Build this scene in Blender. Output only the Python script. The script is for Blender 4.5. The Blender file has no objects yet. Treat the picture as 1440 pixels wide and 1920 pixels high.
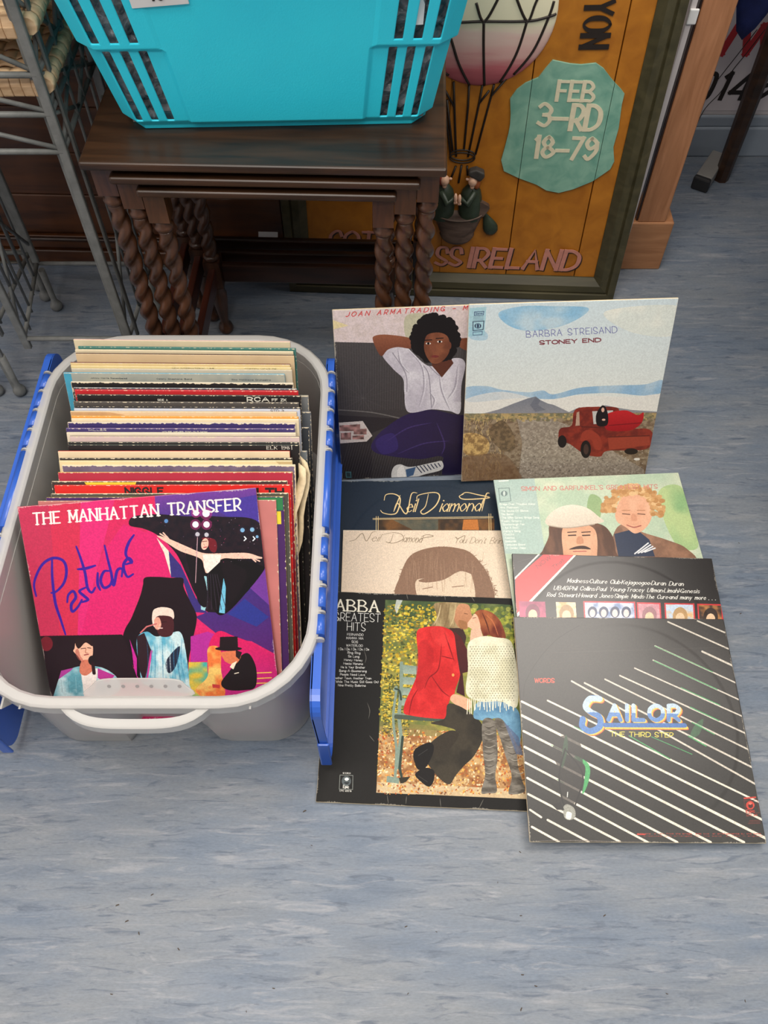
import bpy, bmesh, math, random
import numpy as np
from mathutils import Vector, Matrix

C = bpy.context.scene.collection
SC = bpy.context.scene
PI = math.pi
R = math.radians

# ------------------------------------------------------------------ camera
cam_d = bpy.data.cameras.new('camera')
cam = bpy.data.objects.new('camera', cam_d); C.objects.link(cam)
cam.location = (0, 0, 1.2)
cam.rotation_euler = (R(90 - 56.7), 0, 0)
cam_d.sensor_fit = 'VERTICAL'; cam_d.sensor_height = 36.0; cam_d.sensor_width = 27.0
cam_d.lens = 30.0; cam_d.clip_start = 0.02; cam_d.clip_end = 50
SC.camera = cam

# ------------------------------------------------------------------ world, lights, exposure
SC.view_settings.view_transform = 'Standard'
SC.view_settings.look = 'None'
SC.view_settings.gamma = 1.0
SC.view_settings.exposure = 0.0
SC.view_settings.use_curve_mapping = False
world = bpy.data.worlds.new('world'); SC.world = world; world.use_nodes = True
bg = world.node_tree.nodes['Background']
bg.inputs[0].default_value = (0.95, 0.97, 1.0, 1); bg.inputs[1].default_value = 0.20

def area(name, loc, rot, sx, sy, power, col=(1, .935, .85)):
    d = bpy.data.lights.new(name, 'AREA'); d.shape = 'RECTANGLE'; d.size = sx; d.size_y = sy
    d.energy = power; d.color = col
    o = bpy.data.objects.new(name, d); C.objects.link(o); o.location = loc; o.rotation_euler = rot
    return o
area('ceiling_lamp', (0.90, 1.30, 2.75), (0, 0, 0), 1.5, 1.0, 44)
area('ceiling_lamp', (-0.5, -0.9, 2.75), (R(-18), 0, 0), 1.2, 0.6, 38)
area('ceiling_lamp', (-0.55, 0.20, 2.75), (0, 0, 0), 1.2, 0.6, 33)
area('ceiling_lamp', (1.4, -0.5, 2.75), (R(-10), 0, 0), 1.2, 0.6, 22)
cl = SC.cycles
cl.max_bounces = 8; cl.transparent_max_bounces = 24; cl.diffuse_bounces = 4; cl.glossy_bounces = 3

# ------------------------------------------------------------------ scene helpers
def s2l(c):
    c = c / 255.0
    return c / 12.92 if c <= .04045 else ((c + .055) / 1.055) ** 2.4
def rgb(r, g, b): return (s2l(r), s2l(g), s2l(b), 1.0)

def tagp(o, label=None, cat=None, group=None, kind=None):
    if label: o['label'] = label
    if cat: o['category'] = cat
    if group: o['group'] = group
    if kind: o['kind'] = kind
    return o
def empty(name, loc, rz=0, **k):
    o = bpy.data.objects.new(name, None); C.objects.link(o); o.empty_display_size = .03
    o.location = loc; o.rotation_euler = (0, 0, rz)
    return tagp(o, **k)
def link(name, bm, mats, parent=None, smooth=False, **k):
    me = bpy.data.meshes.new(name); bm.to_mesh(me); bm.free()
    if not isinstance(mats, (list, tuple)): mats = [mats]
    for m in mats: me.materials.append(m)
    if smooth:
        for p in me.polygons: p.use_smooth = True
    o = bpy.data.objects.new(name, me); C.objects.link(o)
    if parent: o.parent = parent
    return tagp(o, **k)
def again(o, parent=None, name=None):
    c = o.copy(); C.objects.link(c)
    if parent: c.parent = parent
    return c
def bevel(o, w=.002, seg=2, ang=40):
    m = o.modifiers.new('bevel', 'BEVEL'); m.width = w; m.segments = seg; m.limit_method = 'ANGLE'; m.angle_limit = R(ang)
    return o
def box(bm, x0, x1, y0, y1, z0, z1, M=None, mi=0):
    vs = [bm.verts.new(p) for p in ((x0,y0,z0),(x1,y0,z0),(x1,y1,z0),(x0,y1,z0),(x0,y0,z1),(x1,y0,z1),(x1,y1,z1),(x0,y1,z1))]
    if M is not None:
        for v in vs: v.co = M @ v.co
    fs = []
    for f in ((0,3,2,1),(4,5,6,7),(0,1,5,4),(1,2,6,5),(2,3,7,6),(3,0,4,7)):
        q = bm.faces.new([vs[i] for i in f]); q.material_index = mi; fs.append(q)
    return fs
def prism(bm, pts, z0, z1, M=None, mi=0, top_scale=1.0):
    """pts: 2D outline (x, y) extruded in z"""
    n = len(pts); cx = sum(p[0] for p in pts)/n; cy = sum(p[1] for p in pts)/n
    a = [bm.verts.new((x, y, z0)) for x, y in pts]
    b = [bm.verts.new((cx+(x-cx)*top_scale, cy+(y-cy)*top_scale, z1)) for x, y in pts]
    if M is not None:
        for v in a + b: v.co = M @ v.co
    f = bm.faces.new(b); f.material_index = mi
    f = bm.faces.new(a[::-1]); f.material_index = mi
    for i in range(n):
        f = bm.faces.new((a[i], a[(i+1) % n], b[(i+1) % n], b[i])); f.material_index = mi
def tube(bm, pts, r, n=8, closed=False, radii=None, mi=0):
    pts = [Vector(p) for p in pts]; m = len(pts); rings = []
    prev = None
    for i, p in enumerate(pts):
        if closed: t = pts[(i+1) % m] - pts[i-1]
        else: t = pts[min(i+1, m-1)] - pts[max(i-1, 0)]
        t.normalize()
        if prev is None:
            a = Vector((0, 0, 1)) if abs(t.z) < .9 else Vector((1, 0, 0))
            u = t.cross(a).normalized()
        else:
            u = (prev - t * prev.dot(t)).normalized()
        prev = u; w = t.cross(u); rr = radii[i] if radii else r
        rings.append([bm.verts.new(p + (u*math.cos(2*PI*k/n) + w*math.sin(2*PI*k/n))*rr) for k in range(n)])
    for i in range(m if closed else m-1):
        A, B = rings[i], rings[(i+1) % m]
        for k in range(n):
            f = bm.faces.new((A[k], A[(k+1) % n], B[(k+1) % n], B[k])); f.material_index = mi; f.smooth = True
    if not closed:
        bm.faces.new(rings[0][::-1]).material_index = mi; bm.faces.new(rings[-1]).material_index = mi
def lathe(bm, prof, n=16, M=None, mod=None, mi=0):
    """prof: (radius, z) list; mod(theta, z, r) -> (dx, dy) offset"""
    rings = []
    for r, z in prof:
        ring = []
        for k in range(n):
            t = 2*PI*k/n; x, y = r*math.cos(t), r*math.sin(t)
            if mod: ox, oy = mod(t, z, r); x += ox; y += oy
            v = Vector((x, y, z))
            ring.append(bm.verts.new(M @ v if M is not None else v))
        rings.append(ring)
    for A, B in zip(rings, rings[1:]):
        for k in range(n):
            f = bm.faces.new((A[k], A[(k+1) % n], B[(k+1) % n], B[k])); f.smooth = True; f.material_index = mi
    bm.faces.new(rings[0][::-1]).material_index = mi; bm.faces.new(rings[-1]).material_index = mi
def ellipsoid(bm, c, rx, ry, rz, M=None, u=14, v=9, mi=0):
    r = bmesh.ops.create_uvsphere(bm, u_segments=u, v_segments=v, radius=1.0)
    for w in r['verts']:
        p = Vector((w.co.x*rx, w.co.y*ry, w.co.z*rz)) + Vector(c)
        w.co = M @ p if M is not None else p
    for f in {f for w in r['verts'] for f in w.link_faces}: f.smooth = True; f.material_index = mi

# ------------------------------------------------------------------ materials
def nodes(name):
    m = bpy.data.materials.new(name); m.use_nodes = True
    nt = m.node_tree; return m, nt, nt.nodes['Principled BSDF']
def simple(name, col, rough=.5, noise=.0, nscale=30, bump=0, bscale=200, metal=0, spec=.5, stretch=(1,1,1), coat=0, trans=0):
    m, nt, b = nodes(name)
    b.inputs['Base Color'].default_value = col; b.inputs['Roughness'].default_value = rough
    b.inputs['Metallic'].default_value = metal; b.inputs['Specular IOR Level'].default_value = spec
    b.inputs['Coat Weight'].default_value = coat
    tc = nt.nodes.new('ShaderNodeTexCoord'); mp = nt.nodes.new('ShaderNodeMapping')
    mp.inputs['Scale'].default_value = stretch
    nt.links.new(tc.outputs['Object'], mp.inputs['Vector'])
    if noise:
        n = nt.nodes.new('ShaderNodeTexNoise'); n.inputs['Scale'].default_value = nscale; n.inputs['Detail'].default_value = 5
        nt.links.new(mp.outputs[0], n.inputs['Vector'])
        r = nt.nodes.new('ShaderNodeValToRGB'); e = r.color_ramp.elements
        e[0].position = .3; e[1].position = .7
        e[0].color = tuple(c*(1-noise) for c in col[:3])+(1,); e[1].color = tuple(min(1, c*(1+noise)) for c in col[:3])+(1,)
        nt.links.new(n.outputs['Fac'], r.inputs['Fac']); nt.links.new(r.outputs['Color'], b.inputs['Base Color'])
    if bump:
        n2 = nt.nodes.new('ShaderNodeTexNoise'); n2.inputs['Scale'].default_value = bscale; n2.inputs['Detail'].default_value = 3
        nt.links.new(mp.outputs[0], n2.inputs['Vector'])
        bp = nt.nodes.new('ShaderNodeBump'); bp.inputs['Strength'].default_value = bump; bp.inputs['Distance'].default_value = .002
        nt.links.new(n2.outputs['Fac'], bp.inputs['Height']); nt.links.new(bp.outputs['Normal'], b.inputs['Normal'])
    return m
def wood(name, c0, c1, rough=.4, axis=0, scale=10, along=.12, bump=.15, coat=0):
    """streaky grain that runs along the given object axis"""
    m, nt, b = nodes(name)
    b.inputs['Roughness'].default_value = rough; b.inputs['Coat Weight'].default_value = coat; b.inputs['Coat Roughness'].default_value = .15
    tc = nt.nodes.new('ShaderNodeTexCoord'); mp = nt.nodes.new('ShaderNodeMapping')
    s = [scale*6]*3; s[axis] = scale*6*along; mp.inputs['Scale'].default_value = s
    nt.links.new(tc.outputs['Object'], mp.inputs['Vector'])
    n = nt.nodes.new('ShaderNodeTexNoise'); n.inputs['Scale'].default_value = 1.0; n.inputs['Detail'].default_value = 8; n.inputs['Distortion'].default_value = .6
    nt.links.new(mp.outputs[0], n.inputs['Vector'])
    r = nt.nodes.new('ShaderNodeValToRGB'); e = r.color_ramp.elements
    e[0].position = .32; e[1].position = .68; e[0].color = c0; e[1].color = c1
    nt.links.new(n.outputs['Fac'], r.inputs['Fac']); nt.links.new(r.outputs['Color'], b.inputs['Base Color'])
    bp = nt.nodes.new('ShaderNodeBump'); bp.inputs['Strength'].default_value = bump; bp.inputs['Distance'].default_value = .001
    nt.links.new(n.outputs['Fac'], bp.inputs['Height']); nt.links.new(bp.outputs['Normal'], b.inputs['Normal'])
    return m
def translucent_plastic(name, col, clear=.4, rough=.25):
    """milky thin-walled plastic: part clear, part scattering light through, with a glossy skin"""
    m = bpy.data.materials.new(name); m.use_nodes = True; nt = m.node_tree; nt.nodes.clear()
    out = nt.nodes.new('ShaderNodeOutputMaterial'); tr = nt.nodes.new('ShaderNodeBsdfTransparent')
    df = nt.nodes.new('ShaderNodeBsdfDiffuse'); tl = nt.nodes.new('ShaderNodeBsdfTranslucent'); gl = nt.nodes.new('ShaderNodeBsdfGlossy')
    for q in (df, tl): q.inputs['Color'].default_value = col
    tr.inputs['Color'].default_value = (.93, .95, .97, 1); gl.inputs['Roughness'].default_value = rough
    m1 = nt.nodes.new('ShaderNodeMixShader'); m1.inputs[0].default_value = .38
    m2 = nt.nodes.new('ShaderNodeMixShader'); m2.inputs[0].default_value = clear
    m3 = nt.nodes.new('ShaderNodeMixShader'); fr = nt.nodes.new('ShaderNodeFresnel'); fr.inputs[0].default_value = 1.4
    L = nt.links.new
    L(df.outputs[0], m1.inputs[1]); L(tl.outputs[0], m1.inputs[2]); L(m1.outputs[0], m2.inputs[1]); L(tr.outputs[0], m2.inputs[2])
    L(fr.outputs[0], m3.inputs[0]); L(m2.outputs[0], m3.inputs[1]); L(gl.outputs[0], m3.inputs[2]); L(m3.outputs[0], out.inputs[0])
    return m

# ------------------------------------------------------------------ single-stroke alphabet (base-36 grid: baseline 3, x-height 8, cap line b)
GL = {
'A':'L033b63 L1656','B':'L030b C0b3b593707 C073765533303','C':'C594b2b0906143355','D':'L030b C0b3b69653303','E':'L030b L0b5b L0747 L0353',
'F':'L030b L0b5b L0747','G':'C594b2b090614435565 L6537 L6563','H':'L030b L636b L0767','I':'L030b','J':'C4b451304','K':'L030b L5b06 L1853','L':'L030b L0353',
'M':'L030b L0b35 L356b L6b63','N':'L030b L0b63 L636b','O':'O3b6965330509','P':'L030b C0b3b593606','Q':'O3b6965330509 L3563','R':'L030b C0b3b593606 L2653',
'S':'C594b1b091755 54330 4'.replace(' ',''),'T':'L0b6b L333b','U':'C0b0513335 56b'.replace(' ',''),'V':'L0b33 L336b','W':'L0b23 L234a L4a63 L638b','X':'L036b L0b63','Y':'L0b37 L6b37 L3733',
'Z':'L0b5b L5b03 L0353','0':'O2b4a44230 40a'.replace(' ',''),'1':'L1a2b L2b23','2':'C091b3b594703 L0353','3':'C0a2b594727 C2747553304','4':'L4b05 L0555 L4b43',
'5':'L4b0b L0b07 C0738553304','6':'O2745 230 5'.replace(' ','')+' C4b190705','7':'L0b5b L5b13','8':'O2b492709 O27552305','9':'O2b592709 C59562304',
'a':'O284645230506 L4843','b':'L030b O284645230506','c':'C472806052344','d':'L434b O284645230506','e':'L0646 C462806052344','f':'C4b2a2823 L0838','g':'O284645230506 C48432001',
'h':'L030b C06284643','i':'L0308 L0a0a','j':'C282200 L2a2a','k':'L030b L4805 L1643','l':'L030b','m':'L0308 C06283633 C36586663','n':'L0308 C06284643','o':'O284645230506',
'p':'L0008 O284645230506','q':'L4048 O284645230506','r':'L0308 C062838','s':'C47280735442304'.replace(' ',''),'t':'C1a142334 L0838','u':'C0804234548 L4843'.replace('4548','45'),'v':'L0823 L2348',
'w':'L0813 L1337 L3753 L5368','x':'L0348 L0843','y':'L0823 L4810','z':'L0848 L4803 L0343','-':'L0646','.':'L0303','*':'L0606',',':'L0403',"'":'L0a0b','(':'C2b0802','/':'L034b',')':'C0b2802','&':'L054b',':':'L0404 L0707'}
def crom(p, closed=False, k=5):
    p = [np.array(q, float) for q in p]; n = len(p); out = []
    rng = range(n if closed else n-1)
    for i in rng:
        if closed: a, b, c, d = p[i-1], p[i], p[(i+1) % n], p[(i+2) % n]
        else: a, b, c, d = p[max(i-1, 0)], p[i], p[i+1], p[min(i+2, n-1)]
        for j in range(k):
            t = j/k
            out.append(.5*((2*b)+(c-a)*t+(2*a-5*b+4*c-d)*t*t+(3*b-a-3*c+d)*t**3))
    out.append(p[0] if closed else p[-1])
    return out
def glyph(ch):
    """polylines with x in units of 1/8 cap height, y: 0 baseline, 8 cap"""
    if ch == ' ': return [], 3.2
    res = []; w = 0
    for s in GL.get(ch, 'L0646').split():
        d = s[1:]; pts = [(int(d[i], 36), int(d[i+1], 36)-3) for i in range(0, len(d)-1, 2)]
        w = max(w, max(p[0] for p in pts))
        if s[0] == 'L': res.append(([np.array(p, float) for p in pts], True))
        else: res.append((crom(pts, s[0] == 'O'), False))
    return res, w
def text_lines(txt, gap=2.0, serif=0, shear=0, condense=1.0):
    """list of (polyline, is_serif) in cap-height units (cap = 1), plus the total width"""
    x = 0; out = []
    for ch in txt:
        g, w = glyph(ch)
        for pl, straight in g:
            q = [np.array(((p[0]*condense+x)/8 + shear*p[1]/8, p[1]/8)) for p in pl]
            out.append((q, False))
            if serif and straight and len(pl) >= 2:
                for e, o in ((pl[0], pl[1]), (pl[-1], pl[-2])):
                    if abs(e[1]-o[1]) > abs(e[0]-o[0])*1.2 and (e[1] <= 0 or e[1] >= 7.9 or e[1] == 5):
                        c = np.array(((e[0]*condense+x)/8 + shear*e[1]/8, e[1]/8)); s = np.array((serif, 0))
                        out.append(([c-s, c+s], True))
        x += w*condense + gap
    return out, max((x-gap)/8, .1)

# ------------------------------------------------------------------ painter for the flat printed covers (drawn in memory, stroke by stroke)
def homog(src, dst):
    A = []
    for (x, y), (u, v) in zip(src, dst):
        A.append([x,y,1,0,0,0,-u*x,-u*y,-u]); A.append([0,0,0,x,y,1,-v*x,-v*y,-v])
    return np.linalg.svd(np.array(A, float))[2][-1].reshape(3, 3)
def vnoise(N, cx, cy, seed):
    rs = np.random.RandomState(seed); g = rs.rand(int(cy)+2, int(cx)+2)
    x = np.linspace(0, int(cx), N, endpoint=False); y = np.linspace(0, int(cy), N, endpoint=False)
    xi, yi = x.astype(int), y.astype(int); fx, fy = x-xi, y-yi; fx = fx*fx*(3-2*fx); fy = fy*fy*(3-2*fy)
    a = g[np.ix_(yi, xi)]*(1-fx)+g[np.ix_(yi, xi+1)]*fx; b = g[np.ix_(yi+1, xi)]*(1-fx)+g[np.ix_(yi+1, xi+1)]*fx
    return a*(1-fy[:, None])+b*fy[:, None]
class Cover:
    """canvas whose drawing coordinates are any quadrilateral: corners TL, TR, BR, BL"""
    def __init__(s, N, quad, col):
        s.N = N; s.a = np.empty((N, N, 3), np.float32); s.a[:] = np.array(col)/255.
        s.H = homog(quad, [(0,0),(N,0),(N,N),(0,N)]); s.seed = 1
    def m(s, pts):
        p = np.array([[x, y, 1.] for x, y in pts]) @ s.H.T
        return p[:, :2]/p[:, 2:]
    def mask(s, P):
        """even-odd fill; returns (mask of the bounding box, first row, first column)"""
        N = s.N; n = len(P); P = np.asarray(P)
        r0 = max(0, int(math.floor(P[:, 1].min()))); r1 = min(N, int(math.ceil(P[:, 1].max()))+1)
        c0 = max(0, int(math.floor(P[:, 0].min()))); c1 = min(N, int(math.ceil(P[:, 0].max()))+1)
        if r1 <= r0 or c1 <= c0: return np.zeros((0, 0), bool), 0, 0
        t = np.zeros((r1-r0, c1-c0+1), np.int32)
        for i in range(n):
            (x0, y0), (x1, y1) = P[i], P[(i+1) % n]
            if y0 == y1: continue
            if y0 > y1: x0, y0, x1, y1 = x1, y1, x0, y0
            a = max(r0, int(math.ceil(y0-.5))); b = min(r1-1, int(math.ceil(y1-.5))-1)
            if b < a: continue
            rows = np.arange(a, b+1); xs = x0+(rows+.5-y0)*(x1-x0)/(y1-y0)
            np.add.at(t, (rows-r0, np.clip(np.ceil(xs-.5)-c0, 0, c1-c0).astype(int)), 1)
        return (np.cumsum(t, axis=1)[:, :c1-c0] & 1).astype(bool), r0, c0
    def noise_at(s, ys, xs, cells):
        s.seed += 1; cx, cy = int(cells[0]), int(cells[1]); g = np.random.RandomState(s.seed).rand(cy+2, cx+2)
        x = xs*cx/s.N; y = ys*cy/s.N; xi, yi = x.astype(int), y.astype(int); fx, fy = x-xi, y-yi; fx = fx*fx*(3-2*fx); fy = fy*fy*(3-2*fy)
        return (g[yi, xi]*(1-fx)+g[yi, xi+1]*fx)*(1-fy)+(g[yi+1, xi]*(1-fx)+g[yi+1, xi+1]*fx)*fy
    def put(s, m3, col, al=1., col2=None, grad=None, tex=0, cells=(60, 60)):
        mk, r0, c0 = m3
        if not mk.any(): return
        c = np.array(col, np.float32)/255.
        ys, xs = np.nonzero(mk); ys = ys+r0; xs = xs+c0
        if col2 is not None:
            c2 = np.array(col2, np.float32)/255.
            if grad == 'x': t = (xs-xs.min())/max(1, xs.max()-xs.min())
            elif grad == 'n':
                t = .65*s.noise_at(ys, xs, cells)+.35*s.noise_at(ys, xs, (cells[0]*3, cells[1]*3)); t = np.clip((t-.5)*2.6+.5, 0, 1)
            else: t = (ys-ys.min())/max(1, ys.max()-ys.min())
            v = c[None]*(1-t[:, None])+c2[None]*t[:, None]
        else: v = np.repeat(c[None], len(ys), 0)
        if tex: v = v*(1+tex*(s.noise_at(ys, xs, cells)[:, None]-.5)*2)
        s.a[ys, xs] = s.a[ys, xs]*(1-al)+v*al
    def poly(s, pts, col, **k): s.put(s.mask(s.m(pts)), col, **k)
    def blob(s, pts, col, **k): s.put(s.mask(s.m([tuple(p) for p in crom(pts, True, 8)])), col, **k)
    def oval(s, cx, cy, rx, ry, col, rot=0, **k):
        s.poly([(cx+rx*math.cos(t)*math.cos(rot)-ry*math.sin(t)*math.sin(rot), cy+rx*math.cos(t)*math.sin(rot)+ry*math.sin(t)*math.cos(rot)) for t in np.linspace(0, 2*PI, 28, endpoint=False)], col, **k)
    def seg(s, p, q, w0, w1, c, al=1.):
        N = s.N; w = max(w0, w1)/2+1.5
        x0 = max(0, int(min(p[0], q[0])-w)); x1 = min(N, int(max(p[0], q[0])+w)+1); y0 = max(0, int(min(p[1], q[1])-w)); y1 = min(N, int(max(p[1], q[1])+w)+1)
        if x1 <= x0 or y1 <= y0: return
        Y, X = np.mgrid[y0:y1, x0:x1]; X = X+.5; Y = Y+.5
        dx, dy = q[0]-p[0], q[1]-p[1]; L = dx*dx+dy*dy
        t = np.clip(((X-p[0])*dx+(Y-p[1])*dy)/L, 0, 1) if L > 1e-9 else X*0
        d = np.hypot(X-p[0]-t*dx, Y-p[1]-t*dy); a = np.clip((w0+(w1-w0)*t)/2-d+.5, 0, 1)*al
        s.a[y0:y1, x0:x1] = s.a[y0:y1, x0:x1]*(1-a[..., None])+c*a[..., None]
    def line(s, pts, w, col, smooth=False, taper=None, al=1.):
        if smooth: pts = [tuple(p) for p in crom(pts, False, 8)]
        P = s.m(pts); e = s.m([pts[0], (pts[0][0]+1, pts[0][1])]); k = np.hypot(*(e[1]-e[0])); c = np.array(col, np.float32)/255.
        n = len(P); ws = [w*k*(1 if taper is None else taper+(1-taper)*math.sin(PI*i/max(1, n-1))) for i in range(n)]
        for i in range(n-1): s.seg(P[i], P[i+1], ws[i], ws[i+1], c, al)
    def text(s, txt, p0, p1, h, col, w=.12, thin=None, serif=0, shear=0, gap=2.0, al=1., condense=1.):
        """fit txt on the baseline p0-p1 with cap height h (drawing units)"""
        L, W = text_lines(txt, gap, serif, shear, condense); p0 = np.array(p0, float); p1 = np.array(p1, float)
        u = (p1-p0)/W; n = np.array((p1[1]-p0[1], -(p1[0]-p0[0]))); n = n/np.hypot(*n)*h
        c = np.array(col, np.float32)/255.
        for pl, isf in L:
            q = s.m([tuple(p0+u*a[0]+n*a[1]) for a in pl]); e = s.m([tuple(p0), tuple(p0+n)]); k = np.hypot(*(e[1]-e[0]))
            for i in range(len(q)-1):
                ww = w*k
                if isf: ww = w*k*.55
                elif thin:
                    d = pl[i+1]-pl[i]; a = abs(d[0])/(math.hypot(*d)+1e-9); ww = (w*(1-a)+thin*a)*k
                s.seg(q[i], q[i+1], ww, ww, c, al)
            if len(q) == 2 and np.allclose(q[0], q[1]): s.seg(q[0], q[0]+.01, w*k*1.1, w*k*1.1, c, al)
    def grain(s, amt=.04, cells=200):
        s.seed += 1; s.a *= (1+amt*(vnoise(s.N, cells, cells, s.seed)[..., None]-.5)*2)
    def worn(s, amt=.5, seed=5, w=.012):
        N = s.N; d = np.minimum.reduce(np.meshgrid(np.minimum(np.arange(N), N-1-np.arange(N)), np.minimum(np.arange(N), N-1-np.arange(N))))/N
        m = np.clip((w*.8*vnoise(N, 260, 260, seed)*np.clip(vnoise(N, 14, 14, seed+1)*3-1.4, 0, 1)+.0006-d)/.0012, 0, 1)*amt
        s.a[:] = s.a*(1-m[..., None])+np.array((.86, .83, .76))*m[..., None]
    def material(s, name, rough=.35, spec=.5, ring=0, coat=0, wrinkle=.15):
        s.a = np.clip(s.a, 0, 1); N = s.N
        im = bpy.data.images.new(name, N, N); px = np.ones((N, N, 4), np.float32); px[..., :3] = s.a[::-1]
        im.pixels.foreach_set(px.ravel()); im.update(); im.pack()
        m, nt, b = nodes(name); t = nt.nodes.new('ShaderNodeTexImage'); t.image = im; t.extension = 'EXTEND'
        nt.links.new(t.outputs['Color'], b.inputs['Base Color'])
        b.inputs['Roughness'].default_value = rough; b.inputs['Specular IOR Level'].default_value = spec; b.inputs['Coat Weight'].default_value = coat; b.inputs['Coat Roughness'].default_value = .27
        uv = nt.nodes.new('ShaderNodeUVMap'); n = nt.nodes.new('ShaderNodeTexNoise'); n.inputs['Scale'].default_value = 3; n.inputs['Detail'].default_value = 6
        nt.links.new(uv.outputs[0], n.inputs['Vector']); h = n.outputs['Fac']
        if ring:   # the disc inside presses a faint circle into the card
            vm = nt.nodes.new('ShaderNodeVectorMath'); vm.operation = 'DISTANCE'; vm.inputs[1].default_value = (.5, .5, 0)
            nt.links.new(uv.outputs[0], vm.inputs[0])
            mr = nt.nodes.new('ShaderNodeMapRange'); mr.interpolation_type = 'SMOOTHSTEP'; mr.inputs[1].default_value = .455; mr.inputs[2].default_value = .475; mr.inputs[3].default_value = ring; mr.inputs[4].default_value = 0
            nt.links.new(vm.outputs['Value'], mr.inputs[0]); ad = nt.nodes.new('ShaderNodeMath'); ad.operation = 'ADD'
            nt.links.new(h, ad.inputs[0]); nt.links.new(mr.outputs[0], ad.inputs[1]); h = ad.outputs[0]
        bp = nt.nodes.new('ShaderNodeBump'); bp.inputs['Strength'].default_value = wrinkle*2; bp.inputs['Distance'].default_value = .0012
        nt.links.new(h, bp.inputs['Height']); nt.links.new(bp.outputs['Normal'], b.inputs['Normal'])
        return m

def ribbon_text(name, txt, M, width, h, mat, parent, w=.14, thin=None, serif=0, shear=0, gap=2.0, th=.0006, condense=1., **k):
    """raised lettering: strokes as thin prisms in the x-z... plane given by matrix M (x right, y up, z out)"""
    L, W = text_lines(txt, gap, serif, shear, condense); bm = bmesh.new(); sx = width/W
    for idx, (pl, isf) in enumerate(L):
        tz = th*(1+.04*idx); P = [Vector((a[0]*sx, a[1]*h)) for a in pl]
        if len(P) == 2 and (P[0]-P[1]).length < 1e-6: P[1] = P[1]+Vector((0, h*.04))
        n = len(P); ls = []; rs = []
        for i in range(n):
            d = (P[min(i+1, n-1)]-P[max(i-1, 0)]); d.normalize()
            if not isf and not thin and n == 2:
                pass
            a = abs(d.x); ww = (w*.5 if isf else (w*(1-a)+thin*a if thin else w))*h/2
            q = Vector((-d.y, d.x))*ww
            ext = d*(0 if 0 < i < n-1 else (ww*.9 if not isf else 0))*(-1 if i == 0 else 1)
            ls.append(P[i]+q+ext); rs.append(P[i]-q+ext)
        for i in range(n-1):
            c = [ls[i], ls[i+1], rs[i+1], rs[i]]
            top = [bm.verts.new(M @ Vector((v.x, v.y, tz))) for v in c]; bot = [bm.verts.new(M @ Vector((v.x, v.y, 0))) for v in c]
            bm.faces.new(top[::-1])
            for j in range(4): bm.faces.new((bot[j], top[j], top[(j+1) % 4], bot[(j+1) % 4]))
    bmesh.ops.recalc_face_normals(bm, faces=bm.faces)
    return link(name, bm, mat, parent, **k)

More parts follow.
